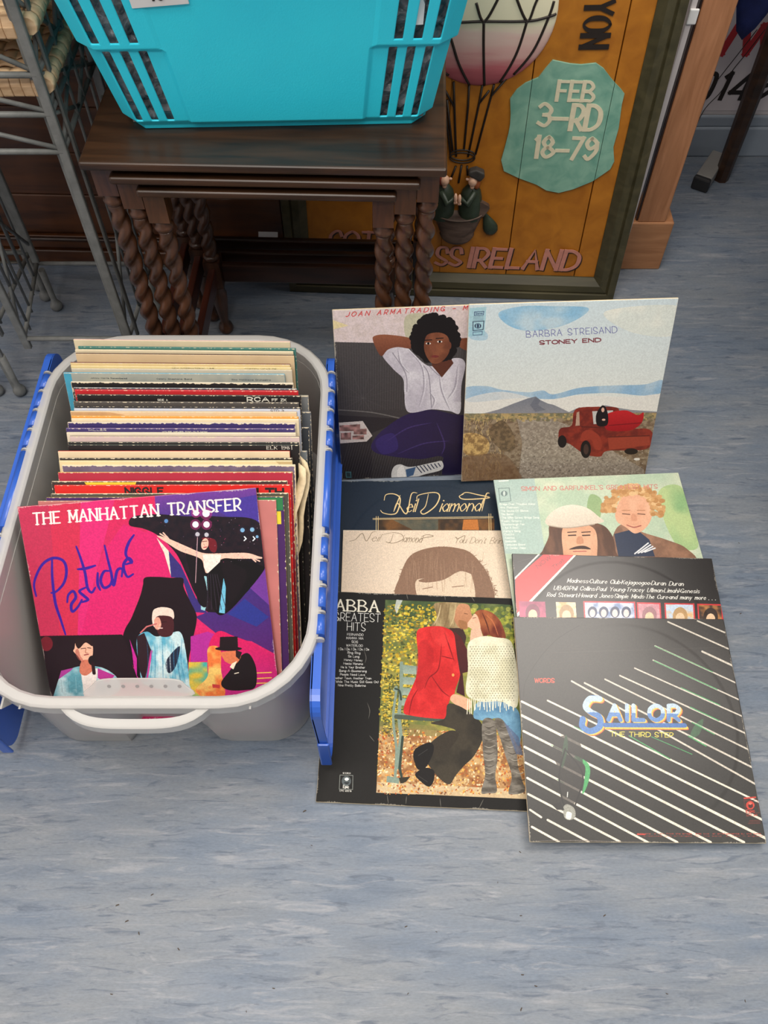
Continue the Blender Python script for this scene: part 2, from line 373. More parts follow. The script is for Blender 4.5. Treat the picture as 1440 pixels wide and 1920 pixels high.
# ------------------------------------------------------------------ the room
def floor_material():
    m, nt, b = nodes('blue_vinyl'); L = nt.links.new
    tc = nt.nodes.new('ShaderNodeTexCoord')
    def noise(scale, sx, sy, det, dist=0, loc=0):
        mp = nt.nodes.new('ShaderNodeMapping'); mp.inputs['Scale'].default_value = (sx, sy, 1); mp.inputs['Location'].default_value = (loc, loc, 0)
        mp.inputs['Rotation'].default_value = (0, 0, R(1.5))
        L(tc.outputs['Object'], mp.inputs['Vector'])
        n = nt.nodes.new('ShaderNodeTexNoise'); n.inputs['Scale'].default_value = scale; n.inputs['Detail'].default_value = det; n.inputs['Distortion'].default_value = dist
        n.inputs['Roughness'].default_value = .62
        L(mp.outputs[0], n.inputs['Vector']); return n.outputs['Fac']
    def ramp(f, stops):
        r = nt.nodes.new('ShaderNodeValToRGB'); e = r.color_ramp.elements
        while len(e) < len(stops): e.new(.5)
        for i, (p, c) in enumerate(stops): e[i].position = p; e[i].color = c
        L(f, r.inputs['Fac']); return r.outputs['Color']
    def mix(f, a, c, mode='MIX'):
        x = nt.nodes.new('ShaderNodeMix'); x.data_type = 'RGBA'; x.blend_type = mode
        if isinstance(f, float): x.inputs[0].default_value = f
        else: L(f, x.inputs[0])
        L(a, x.inputs[6])
        if isinstance(c, tuple): x.inputs[7].default_value = c
        else: L(c, x.inputs[7])
        return x.outputs[2]
    base = ramp(noise(7, 1, 6, 8, .3), [(.32, rgb(97, 109, 126)), (.50, rgb(118, 128, 141)), (.68, rgb(135, 140, 148))])
    grey = ramp(noise(3.5, 1, 3, 5, .2, 3.1), [(.38, rgb(99, 115, 135)), (.62, rgb(129, 133, 136))])
    c = mix(.45, base, grey)
    light = ramp(noise(9, 1, 8, 12, 1.4, 7.7), [(.54, (0, 0, 0, 1)), (.68, (.65, .65, .65, 1))])
    c = mix(light, c, rgb(153, 156, 162))
    dark = ramp(noise(16, 1, 7, 12, 1.2, 1.3), [(.54, (0, 0, 0, 1)), (.68, (.85, .85, .85, 1))])
    c = mix(dark, c, rgb(81, 93, 111))
    fine = ramp(noise(160, 1, 3, 4, 0, 5), [(.3, (.86, .86, .86, 1)), (.7, (1.08, 1.08, 1.08, 1))])
    c = mix(1.0, c, fine, 'MULTIPLY')
    # welded seam of the sheet
    sx = nt.nodes.new('ShaderNodeSeparateXYZ'); L(tc.outputs['Object'], sx.inputs[0])
    a = nt.nodes.new('ShaderNodeMath'); a.operation = 'COMPARE'; a.inputs[1].default_value = .502; a.inputs[2].default_value = .0011; L(sx.outputs[1], a.inputs[0])
    mm = nt.nodes.new('ShaderNodeMath'); mm.operation = 'MULTIPLY'; mm.inputs[1].default_value = .5; L(a.outputs[0], mm.inputs[0])
    c = mix(mm.outputs[0], c, rgb(82, 93, 108))
    L(c, b.inputs['Base Color'])
    rr = nt.nodes.new('ShaderNodeMapRange'); rr.inputs[3].default_value = .38; rr.inputs[4].default_value = .6; L(noise(9, 1, 4, 5), rr.inputs[0]); L(rr.outputs[0], b.inputs['Roughness'])
    bp = nt.nodes.new('ShaderNodeBump'); bp.inputs['Strength'].default_value = .12; bp.inputs['Distance'].default_value = .001
    L(noise(60, 1, 3, 5), bp.inputs['Height']); L(bp.outputs[0], b.inputs['Normal'])
    return m
bm = bmesh.new(); box(bm, -2.6, 2.6, -1.6, 1.79, -.05, 0)
link('floor', bm, floor_material(), kind='structure', label='blue grey streaked vinyl floor')
M_wall = simple('white_paint', rgb(222, 214, 214), .8, .03, 4, .1, 60)
bm = bmesh.new(); box(bm, -2.6, 2.6, 1.785, 1.9, 0, 2.8)
link('wall_back', bm, M_wall, kind='structure', label='white painted wall behind everything')
bm = bmesh.new(); box(bm, -1.6, -1.5, -1.6, 1.785, 0, 2.8)
link('wall_left', bm, M_wall, kind='structure', label='white painted wall at the left, outside the photo')
M_base = simple('grey_blue_skirting', rgb(150, 160, 172), .45, .05, 20)
bm = bmesh.new(); box(bm, -2.6, 2.6, 1.772, 1.785, 0, .072); box(bm, -2.6, 2.6, 1.776, 1.785, .072, .098)
bevel(link('baseboard_back', bm, M_base, kind='structure', label='grey blue skirting along the white wall'), .004)

# ------------------------------------------------------------------ shared materials
M_dark = wood('dark_oak', rgb(34, 20, 11), rgb(66, 42, 25), .38, 0, 9, .12, .12, .10)
M_darkv = wood('dark_oak_upright', rgb(40, 24, 17), rgb(92, 58, 38), .33, 2, 9, .15, .15, .3)
M_rail = wood('dark_oak_rail', rgb(24, 14, 10), rgb(52, 28, 18), .3, 0, 9, .12, .1, .3)
M_railr = wood('reddish_side_rail', rgb(48, 20, 14), rgb(88, 42, 28), .35, 1, 9, .12, .1, .3)
M_ochre = wood('ochre_painted_board', rgb(166, 100, 20), rgb(190, 120, 30), .5, 2, 5, .12, .25)
M_olive = wood('olive_painted_frame', rgb(58, 54, 34), rgb(78, 72, 48), .5, 2, 8, .15, .2)
M_oliveh = wood('olive_painted_frame_bottom', rgb(58, 54, 34), rgb(78, 72, 48), .5, 0, 8, .15, .2)
M_post = wood('reddish_brown_wood', rgb(164, 110, 72), rgb(196, 138, 98), .5, 2, 12, .1, .25)
M_posth = wood('reddish_brown_block', rgb(160, 108, 70), rgb(190, 136, 94), .5, 0, 10, .12, .25)
M_metal = simple('grey_lacquered_metal', rgb(112, 114, 112), .5, .18, 60, .15, 300)
M_reed = wood('dried_reed', rgb(186, 150, 112), rgb(238, 208, 168), .6, 0, 14, .2, .4)
M_cabinet = wood('brown_panel_wood', rgb(62, 34, 18), rgb(104, 60, 28), .4, 0, 6, .1, .15, .15)
M_teal = simple('turquoise_plastic', rgb(50, 226, 255), .42, .04, 8, .12, 500)
M_blue = simple('blue_lid_plastic', rgb(52, 98, 196), .28, .03, 10, spec=.6)
M_milky = translucent_plastic('milky_clear_plastic', rgb(252, 249, 244), .38)
M_milky2 = translucent_plastic('milky_rim_plastic', rgb(250, 248, 244), .38)
M_white = simple('white_paper', rgb(236, 236, 236), .6, .03, 30)
M_pink = simple('dusty_pink_paint', rgb(198, 132, 116), .55, .1, 80, .2, 300)
M_black = simple('black_paint', rgb(36, 26, 20), .5, .1, 80)
M_skin = simple('carved_flesh_paint', rgb(222, 178, 150), .5, .08, 60)
M_green = simple('dark_green_paint', rgb(46, 58, 44), .45, .25, 60, .3, 120)
M_navy = simple('navy_cloth', rgb(18, 34, 92), .8, .15, 60, .3, 600)
M_cards = simple('cream_card_edge', rgb(222, 204, 168), .7, .12, 200)

# ------------------------------------------------------------------ painted wooden sign leaning at the back right
B0 = Vector((-.1575, 1.3378, 0)); E_ = Vector((.99892, -.04589, 0)); U_ = Vector((.0048, .1044, .99452)); N_ = E_.cross(U_)
SM = Matrix(((E_.x, U_.x, N_.x, B0.x), (E_.y, U_.y, N_.y, B0.y), (E_.z, U_.z, N_.z, B0.z), (0, 0, 0, 1)))   # x right, y up, z out of the board
sign = empty('painted_sign', (B0.x, B0.y, 0), label='ochre painted wooden sign with balloon relief, teal date plaque and olive frame', cat='sign')
sign.matrix_world = SM; SI = Matrix.Identity(4); HT = .92
def sp(name, bm, mats, parent=None, **k):
    return link(name, bm, mats, parent or sign, **k)
xs = [.0, .135, .268, .3995, .5345, .585]
for i in range(5):
    bm = bmesh.new(); g0, g1 = (.0009 if i in (3, 4) else .0002), (.0009 if i in (2, 3) else .0002)
    box(bm, xs[i]+g0, xs[i+1]-g1, .012, HT-.01, -.018, -.002-(.0007 if i % 2 else 0)); bevel(sp('plank', bm, M_ochre), .0006, 1)
bm = bmesh.new(); box(bm, -.01, .59, .012, HT-.01, -.024, -.019); sp('backing', bm, M_black)
def frame_bar(p0, p1, inward, mat):
    """moulded bar: raised outer fillet, a groove, then a slope down to the board"""
    p0, p1, iw = Vector(p0), Vector(p1), Vector(inward); W = .043
    prof = [(0, -.024), (0, .018), (.013, .018), (.0145, .013), (.018, .015), (.030, .013), (W, .001), (W, -.024)]
    bm = bmesh.new(); rings = []
    d = (p1-p0).normalized()
    for p, s in ((p0, 1), (p1, -1)):
        rings.append([bm.verts.new((p+iw*a+d*a*s).to_3d()+Vector((0, 0, z))) for a, z in prof])
    for k in range(len(prof)):
        bm.faces.new((rings[0][k], rings[0][(k+1) % len(prof)], rings[1][(k+1) % len(prof)], rings[1][k]))
    bm.faces.new(rings[0]); bm.faces.new(rings[1][::-1]); bmesh.ops.recalc_face_normals(bm, faces=bm.faces)
    return sp('frame_bar', bm, mat)
X0, X1 = -.032, .6165
frame_bar((X0, 0), (X1, 0), (0, 1), M_oliveh); frame_bar((X1, 0), (X1, HT), (-1, 0), M_olive)
frame_bar((X0, 0), (X0, HT), (1, 0), M_olive); frame_bar((X0, HT), (X1, HT), (0, -1), M_oliveh)
# balloon: a shallow dome with painted pink shading that belongs to the object
def balloon_material():
    m, nt, b = nodes('balloon_paint'); L = nt.links.new
    tc = nt.nodes.new('ShaderNodeTexCoord'); sx = nt.nodes.new('ShaderNodeSeparateXYZ'); L(tc.outputs['Object'], sx.inputs[0])
    n = nt.nodes.new('ShaderNodeTexNoise'); mp = nt.nodes.new('ShaderNodeMapping'); mp.inputs['Scale'].default_value = (8, 60, 8)
    L(tc.outputs['Object'], mp.inputs[0]); L(mp.outputs[0], n.inputs['Vector']); n.inputs['Scale'].default_value = 1; n.inputs['Detail'].default_value = 5
    a = nt.nodes.new('ShaderNodeMath'); a.operation = 'MULTIPLY_ADD'; a.inputs[1].default_value = .045; L(n.outputs['Fac'], a.inputs[0]); L(sx.outputs[1], a.inputs[2])
    mr = nt.nodes.new('ShaderNodeMapRange'); mr.inputs[1].default_value = .43; mr.inputs[2].default_value = .56; L(a.outputs[0], mr.inputs[0])
    r = nt.nodes.new('ShaderNodeValToRGB'); e = r.color_ramp.elements
    for p in (.28, .42, .62): e.new(p)
    for q, (p, c) in zip(e, [(0, rgb(176, 84, 92)), (.26, rgb(206, 112, 118)), (.42, rgb(226, 176, 168)), (.66, rgb(232, 204, 190)), (.78, rgb(236, 228, 196))]): q.position = p; q.color = c
    L(mr.outputs[0], r.inputs[0]); L(r.outputs[0], b.inputs['Base Color']); b.inputs['Roughness'].default_value = .5
    return m
BC = Vector((.312, .525)); BRX, BRY, BD = .113, .117, .014
def dome(x, y, off=0):
    t = 1-((x-BC.x)/BRX)**2-((y-BC.y)/BRY)**2
    return BD*math.sqrt(max(0, t))-.002+off
bm = bmesh.new(); prev = None; c0 = bm.verts.new((BC.x, BC.y, dome(BC.x, BC.y)))
for i in range(1, 13):
    rr = math.sin(PI/2*i/12); ring = [bm.verts.new((BC.x+BRX*rr*math.cos(t), BC.y+BRY*rr*math.sin(t), BD*math.cos(PI/2*i/12)-.002)) for t in np.linspace(0, 2*PI, 48, endpoint=False)]
    for k in range(48):
        if prev: bm.faces.new((prev[k], ring[k], ring[(k+1) % 48], prev[(k+1) % 48]))
        else: bm.faces.new((c0, ring[k], ring[(k+1) % 48]))
    prev = ring
balloon = sp('balloon', bm, balloon_material(), smooth=True)
net = [[(.311, .512), (.315, .468), (.322, .41)], [(.378, .513), (.371, .476), (.362, .448), (.347, .416)], [(.416, .54), (.411, .517), (.394, .467), (.368, .429)],
       [(.246, .516), (.262, .484), (.277, .446), (.297, .41)], [(.297, .538), (.311, .512), (.33, .545), (.35, .6)], [(.355, .55), (.378, .513), (.388, .539), (.40, .57)],
       [(.205, .505), (.24, .509), (.267, .509), (.311, .512), (.38, .513), (.41, .518), (.422, .521)], [(.21, .47), (.222, .45), (.262, .425)]]
for pl in net:
    p = crom(pl, False, 6); bm = bmesh.new(); tube(bm, [(q[0], q[1], dome(q[0], q[1], .0004)) for q in p], .0021, 6); sp('net_line', bm, M_black, balloon)
for pl in [[(.297, .409), (.298, .375), (.297, .299)], [(.271, .414), (.275, .374), (.284, .285)], [(.319, .41), (.316, .379), (.305, .285)], [(.357, .421), (.335, .392), (.318, .29)],
           [(.338, .411), (.335, .392)], [(.331, .401), (.316, .379)], [(.256, .402), (.274, .374)], [(.262, .384), (.277, .296)], [(.240, .43), (.256, .39), (.2735, .29)],
           [(.285, .267), (.277, .241)], [(.295, .269), (.292, .235)], [(.305, .268), (.307, .25)]]:
    bm = bmesh.new(); tube(bm, [(x, y, -.0005) for x, y in pl], .0019, 6); sp('rope', bm, M_black)
for y, ry in ((.288, .0095), (.283, .0095)):
    bm = bmesh.new(); tube(bm, [(.295+.022*math.cos(t), y+ry*math.sin(t), .0) for t in np.linspace(0, 2*PI, 28, endpoint=False)], .0014, 6, closed=True); sp('rope_ring', bm, M_black)
# boat shaped gondola and its two carved riders
M_gond = wood('weathered_gondola_wood', rgb(62, 46, 38), rgb(104, 84, 72), .6, 0, 14, .2, .4)
bm = bmesh.new(); secs = []
for z, hw, cx in ((.128, .030, .296), (.1325, .033, .296), (.134, .031, .296), (.160, .041, .2955), (.174, .0455, .296), (.180, .047, .297)):
    secs.append([bm.verts.new((cx+hw*math.cos(t), z-.010*math.sin(t)*(.35+.65*hw/.047), -.001+.021*math.sin(t))) for t in np.linspace(0, PI, 17)])
for a, b in zip(secs, secs[1:]):
    for k in range(16): f = bm.faces.new((a[k], a[k+1], b[k+1], b[k])); f.smooth = True
bm.faces.new(secs[-1]); bm.faces.new(secs[0][::-1])
ps = [(.330, .170), (.343, .1755), (.3525, .192), (.350, .196), (.335, .204), (.331, .203)]
prism(bm, ps, -.001, .010); bmesh.ops.recalc_face_normals(bm, faces=bm.faces)
gond = sp('gondola', bm, M_gond)
bm = bmesh.new(); tube(bm, [(.296+.047*math.cos(t), .181-.010*math.sin(t), .0+.022*math.sin(t)) for t in np.linspace(0, PI, 20)], .0017, 6); sp('gondola_rim', bm, M_gond, gond)
def rider(x, sgn, hat):
    bm = bmesh.new(); pr = [(.0205, .166), (.0215, .19), (.020, .21), (.0165, .224), (.009, .233), (.004, .236)]
    rings = [[bm.verts.new((x+r*math.cos(t), y, .001+r*.8*math.sin(t))) for t in np.linspace(0, PI, 13)] for r, y in pr]
    for a, b in zip(rings, rings[1:]):
        for k in range(12): f = bm.faces.new((a[k], a[k+1], b[k+1], b[k])); f.smooth = True
    bm.faces.new(rings[-1])
    tube(bm, [(x+sgn*.006, .226, .012), (x-sgn*.006, .205, .021), (x-sgn*(abs(x-.291)*.75), .2155, .018)], .006, 8, radii=[.006, .0058, .0045])
    body = sp('rider', bm, M_green, label='carved figure in a dark green coat' + (' and dark cap' if hat else ' with red hair'))
    bm = bmesh.new(); hy = .246; ellipsoid(bm, (x, hy, .012), .0085, .0098, .0085)
    ellipsoid(bm, (x-sgn*.0098, hy+.004, .013), .0035, .0026, .0028, u=8, v=6); ellipsoid(bm, (x, hy-.011, .011), .0045, .005, .0045, u=8, v=6)
    sp('head', bm, M_skin, body)
    bm = bmesh.new()
    if hat:
        ellipsoid(bm, (x+.008, hy-.006, .009), .0065, .011, .006); sp('hair', bm, simple('auburn_hair_paint', rgb(156, 84, 44), .5, .2, 90), body)
        bm = bmesh.new(); Mh = Matrix.Translation((x+.004, hy+.013, .010)) @ Matrix.Rotation(R(-22), 4, 'Z')
        prism(bm, [(-.013, -.005), (.013, -.007), (.016, .004), (.012, .011), (-.004, .011), (-.014, .003)], -.008, .009, Mh)
        o = sp('cap', bm, simple('charcoal_cap_paint', rgb(58, 54, 50), .6, .2, 90), body); bevel(o, .003, 3)
    else:
        ellipsoid(bm, (x+sgn*.006, hy-.001, .010), .005, .010, .007); sp('hair', bm, simple('red_hair_paint', rgb(128, 48, 36), .5, .2, 90), body)
    return body
rider(.2665, -1, False); rider(.3165, 1, True)
bm = bmesh.new()
for k in range(2):
    ellipsoid(bm, (.2875+.0075*k, .2165-.002*k, .020), .0036, .0098, .005, u=10, v=7)
    for j in range(3): ellipsoid(bm, (.2858+.0075*k+.0022*j, .2085-.002*k, .022), .0013, .0034, .002, u=6, v=5)
sp('clasped_hands', bm, M_skin)
bm = bmesh.new(); lathe(bm, [(.0012, .030), (.003, .022), (.009, .008), (.0135, -.004), (.0142, -.010), (.012, -.018), (.006, -.023), (.001, -.0245)], 16, Matrix.Translation((.3545, .156, .002)) @ Matrix.Rotation(R(24), 4, 'Z') @ Matrix.Rotation(R(-90), 4, 'X') @ Matrix.Diagonal((1, .65, 1, 1)))
bmesh.ops.recalc_face_normals(bm, faces=bm.faces)
sp('ballast_bag', bm, M_green)
# plaque: three pieces that follow the plank joints
M_plaque = wood('teal_plaque_paint', rgb(108, 160, 142), rgb(144, 188, 166), .5, 2, 6, .2, .2)
outline = [(.428, .452), (.457, .447), (.475, .446), (.498, .449), (.512, .441), (.525, .428), (.5335, .420), (.546, .41), (.554, .402), (.5535, .385), (.557, .344), (.555, .311), (.562, .285), (.558, .270), (.545, .258), (.531, .246), (.5, .230), (.475, .222), (.452, .226), (.432, .237), (.40, .248), (.371, .261), (.364, .281), (.367, .30), (.371, .329), (.372, .345), (.371, .362), (.367, .389), (.376, .404), (.389, .415), (.409, .424), (.418, .438)]
def clip(poly, x, keep_left):
    out = []
    for i, p in enumerate(poly):
        q = poly[(i+1) % len(poly)]; a = (p[0] <= x) == keep_left; b = (q[0] <= x) == keep_left
        if a: out.append(p)
        if a != b: t = (x-p[0])/(q[0]-p[0]); out.append((x, p[1]+t*(q[1]-p[1])))
    return out
plq = None
for part in (clip(outline, .3990, True), clip(clip(outline, .4000, False), .5340, True), clip(outline, .5350, False)):
    bm = bmesh.new(); prism(bm, part, -.004, .0015); bmesh.ops.recalc_face_normals(bm, faces=bm.faces); sp('date_plaque', bm, M_plaque)
M_cream = simple('cream_paint', rgb(226, 216, 186), .5, .06, 120)
T = lambda x, y, z=.0016, rot=0: Matrix.Translation((x, y, z)) @ Matrix.Rotation(R(rot), 4, 'Z')
ribbon_text('plaque_lettering', 'FEB', T(.444, .3895), .060, .030, M_cream, sign, .22, .15, .08, gap=1.8)
ribbon_text('plaque_lettering', '3', T(.419, .3455), .019, .037, M_cream, sign, .21, .15, gap=1.8)
ribbon_text('plaque_lettering', '-', T(.443, .3445), .024, .036, M_cream, sign, .17, gap=1)
ribbon_text('plaque_lettering', 'RD', T(.475, .341), .046, .040, M_cream, sign, .22, .15, .08, gap=1.8)
ribbon_text('plaque_lettering', '18', T(.417, .2895), .036, .036, M_cream, sign, .22, .16, .07, gap=2.4)
ribbon_text('plaque_lettering', '-', T(.458, .2885), .020, .036, M_cream, sign, .17, gap=1)
ribbon_text('plaque_lettering', '79', T(.484, .288), .042, .037, M_cream, sign, .21, .16, .0, gap=2.2)
zl = -.0012
for txt, x, y, w, h in (('SS', .2585, .0605, .047, .039), ('IRELAND', .325, .059, .208, .041), ('COT', .052, .094, .085, .034)):
    ribbon_text('title_lettering_shadow', txt, T(x+.0022, y-.0022, zl-.0004), w, h, M_black, sign, .21, .14, .10, shear=.12)
    ribbon_text('title_lettering', txt, T(x, y, zl+.0004), w, h, M_pink, sign, .21, .14, .10, shear=.12)
ribbon_text('side_lettering', 'YON', T(.467, .5385, zl, -88), .066, .041, M_black, sign, .19, .09, .10, gap=2.6)

# ------------------------------------------------------------------ second framed panel behind the rack and the tables
pan = empty('framed_woodwork', (-.60, 1.415, 0), R(-2), label='dark brown ledged wooden panel on the floor behind the metal rack', cat='furniture')
def pp(name, mat, *b, **k):
    bm = bmesh.new()
    for q in b: box(bm, *q)
    return bevel(link(name, bm, mat, pan, **k), .002, 1)
pp('base_rail', M_cabinet, (-.62, .46, -.012, .02, .004, .034))
pp('base_lip', simple('grey_worn_edge', rgb(78, 74, 66), .6, .2, 40), (-.62, .46, -.016, .018, 0, .004))
pp('ledge', M_cabinet, (-.62, .46, -.006, .02, .036, .066)); pp('ledge_lip', M_rail, (-.62, .46, -.016, -.0065, .060, .067))
for i, z in enumerate((.069, .16, .25, .34, .43, .52, .61, .70, .79)):
    pp('board', M_cabinet, (-.62, .40, 0, .016, z, z+.089))
pp('stile', M_olive, (.402, .45, -.01, .02, .068, .88)); pp('stile', M_olive, (-.66, -.62, -.01, .02, 0, .88))
bm = bmesh.new(); box(bm, -.019, .019, -.001, .001, 0, .018)
o = link('label_card', bm, M_white, label='small blank white card stuck on the dark panel behind the tables', cat='card'); o.location = (-.222, 1.376, .098); o.rotation_euler = (R(-40), 0, R(-2)); o.location = (-.228, 1.368, .088)

# ------------------------------------------------------------------ post on a block foot and white strip
pst = empty('wooden_post', (.52, 1.40, 0), label='reddish brown upright wooden post on a square block foot', cat='post')
bm = bmesh.new(); box(bm, -.0225, .031, -.008, .045, .115, 1.4); bevel(link('post', bm, M_post, pst), .0015, 1)
bm = bmesh.new(); box(bm, -.060, .049, -.0115, .085, 0, .115); bevel(link('foot_block', bm, M_posth, pst), .003, 2)
bm = bmesh.new(); box(bm, -.0265, -.0227, -.004, .04, .115, 1.4); bevel(link('side_shade', bm, M_rail, pst), .001, 1)  # dark slab over the post's left face, its shade put into colour
wb = empty('upright_white_strip', (.477, 1.378, 0), label='narrow white upright strip between the ochre sign and the wooden post', cat='strip')
bm = bmesh.new(); box(bm, -.003, .0065, 0, .010, 0, 1.3); bevel(link('strip', bm, M_wall, wb), .001, 1)
bm = bmesh.new(); box(bm, -.003, .012, -.004, .0, .50, .524); bevel(link('clip', bm, M_white, wb, label='small white clip'), .004, 2)

# ------------------------------------------------------------------ poster on the wall
po = empty('wall_poster', (.95, 1.783, 0), label='white poster on the wall with red letters and black digits', cat='poster')
bm = bmesh.new(); box(bm, -.40, .9, -.0015, 0, .108, .75); link('sheet', bm, simple('poster_paper', rgb(226, 216, 218), .6, .02, 10), po)
PT = lambda x, z: Matrix(((1, 0, 0, x), (0, 0, -1, -.0018), (0, 1, 0, z), (0, 0, 0, 1)))
ribbon_text('digits', '01499', PT(-.272, .136), .21, .056, M_black, po, .17, shear=.12, gap=2.2)
ribbon_text('red_letters', 'WWW', PT(-.300, .236), .25, .062, simple('red_print', rgb(196, 40, 48), .5), po, .24, gap=1.6)

# ------------------------------------------------------------------ dark table at the right edge, its cloth, a metal foot and a thread
dt = empty('dark_table', (1.0, 1.25, 0), label='dark wooden table at the right edge, only its leg in view', cat='table')
bm = bmesh.new(); prism(bm, [(.0165*math.cos(t), .0165*math.sin(t)) for t in np.linspace(PI/8, 2*PI+PI/8, 8, endpoint=False)], 0, .74, top_scale=1.45)
leg = link('leg', bm, M_dark, dt); leg.location = (-.238, .44, 0)
for x, y in ((.42, .44), (-.30, -.50), (.42, -.50)):
    c = again(leg, dt); c.location = (x, y, 0)
bm = bmesh.new(); box(bm, -.36, .48, -.58, .50, .74, .765); bevel(link('tabletop', bm, M_dark, dt), .003)
bm = bmesh.new(); nx, nz = 18, 14; g = []
for j in range(nz+1):
    v = j/nz; row = []
    for i in range(nx+1):
        u = i/nx; drop = .42*(1-abs(u-.42)*1.7)
        if u > .42: drop = .42*(1-abs(u-.42)*1.05)
        row.append(bm.verts.new((.565+.22*u+.03*(1-v), 1.60+.012*math.sin(u*17+v*2)*v, .768-drop*v)))
    g.append(row)
for j in range(nz):
    for i in range(nx): f = bm.faces.new((g[j][i], g[j+1][i], g[j+1][i+1], g[j][i+1])); f.smooth = True
o = link('navy_cloth', bm, M_navy, label='navy blue cloth corner hanging down at the top right', cat='cloth')
m = o.modifiers.new('thick', 'SOLIDIFY'); m.thickness = .003
mf = empty('metal_stand', (.735, 1.70, 0), R(-32), label='grey rectangular metal tube foot with black end cap near the skirting', cat='stand')
bm = bmesh.new(); box(bm, -.018, .018, -.05, .055, .004, .03); bevel(link('tube', bm, simple('pale_grey_metal', rgb(140, 138, 134), .45, .05), mf), .003)
bm = bmesh.new(); box(bm, -.019, .019, -.064, -.0505, .0, .031); bevel(link('end_cap', bm, simple('black_rubber', rgb(38, 38, 40), .6), mf), .004)
for k, dx in enumerate((0, .016)):
    bm = bmesh.new(); pts = [(.765-dx, 1.75, .30), (.745-dx, 1.752, .25), (.728-dx, 1.753, .21), (.722-dx*1.6, 1.754, .17), (.70-dx*.5, 1.755, .13), (.692, 1.755, .09), (.685-dx, 1.752, .05), (.655+dx, 1.745, .012)]
    tube(bm, [tuple(p) for p in crom(pts, False, 5)], .0009, 5); link('thread', bm, M_black, label=('left' if k else 'right') + ' of two thin dark threads hanging in front of the poster', cat='thread', group='threads hanging by the poster')

# ------------------------------------------------------------------ nest of three barley-twist tables
def turned_leg(top, ring, hand=1):
    bm = bmesh.new(); h = .0145
    box(bm, -h, h, -h, h, ring+.012, top)
    lathe(bm, [(.0135, ring+.012), (.0115, ring+.004), (.0145, ring+.001), (.0150, ring-.002), (.0135, ring-.006), (.0105, ring-.010)], 16)
    z0, z1 = .186, ring-.009; n = int((z1-z0)/.0026); pitch = .034
    def mod(t, z, r):
        ph = 2*PI*z/pitch*hand; e = min(1, (z1-z)/.02, (z-z0)/.02)
        k = e*.0068*(abs(math.cos(t-ph/2))-.62); return (k*math.cos(t), k*math.sin(t))
    lathe(bm, [(.0112, z0+(z1-z0)*i/n) for i in range(n+1)], 20, mod=mod)
    lathe(bm, [(.0105, .178), (.0145, .180), (.0145, .185), (.011, .189)], 16)
    box(bm, -h, h, -h, h, .120, .178)
    lathe(bm, [(.0075, .0), (.0125, .003), (.0145, .010), (.0125, .018), (.0075, .024), (.0085, .034), (.0140, .080), (.0145, .096), (.0115, .108), (.0135, .114), (.0135, .120)], 16)
    bmesh.ops.recalc_face_normals(bm, faces=bm.faces)
    return bm
Mt = {}
def nest_table(label, w, d, top, th, ring, lx, y0, yr):
    t = empty('nest_table', (-.158, .9755, 0), R(-1.8), label=label, cat='table', group=None)
    bm = bmesh.new(); box(bm, -w/2, w/2, y0, y0+d, top-th, top)
    bevel(link('tabletop', bm, M_dark, t), .004, 3)
    leg = None
    for s, y in ((-1, .028), (1, .028), (-1, yr), (1, yr)):
        hand = s
        if (hand,) not in Mt or Mt[(hand,)][0] != top:
            leg = link('leg', turned_leg(top-th, ring, -hand), M_darkv, t); Mt[(hand,)] = (top, leg)
        else: leg = again(Mt[(hand,)][1], t)
        leg.location = (s*lx, y, 0)
    for s in (-1, 1):
        bm = bmesh.new(); box(bm, s*lx-.006, s*lx+.006, .042, yr-.014, .130, .166); bevel(link('side_stretcher', bm, M_railr, t), .002)
        bm = bmesh.new(); box(bm, s*lx-.005, s*lx+.005, .042, yr-.014, top-th-.030, top-th-.001); bevel(link('side_apron', bm, M_rail, t), .0015)
    bm = bmesh.new(); box(bm, -lx+.0145, lx-.0145, yr-.006, yr+.006, .128, .168); bevel(link('back_stretcher', bm, M_rail, t), .003, 2)
    bm = bmesh.new(); box(bm, -lx+.0145, lx-.0145, yr-.006, yr+.006, top-th-.03, top-th-.001); link('back_apron', bm, M_rail, t)
    return t
nest_table('largest dark oak barley-twist table of the nest, under the turquoise basket', .479, .33, .526, .013, .454, .2165, 0, .300)
nest_table('middle dark oak barley-twist table of the nest, tucked under the largest', .412, .295, .5035, .0115, .434, .1865, .001, .266)
nest_table('smallest dark oak barley-twist table, innermost of the nest', .350, .26, .4835, .0115, .411, .1565, .002, .232)

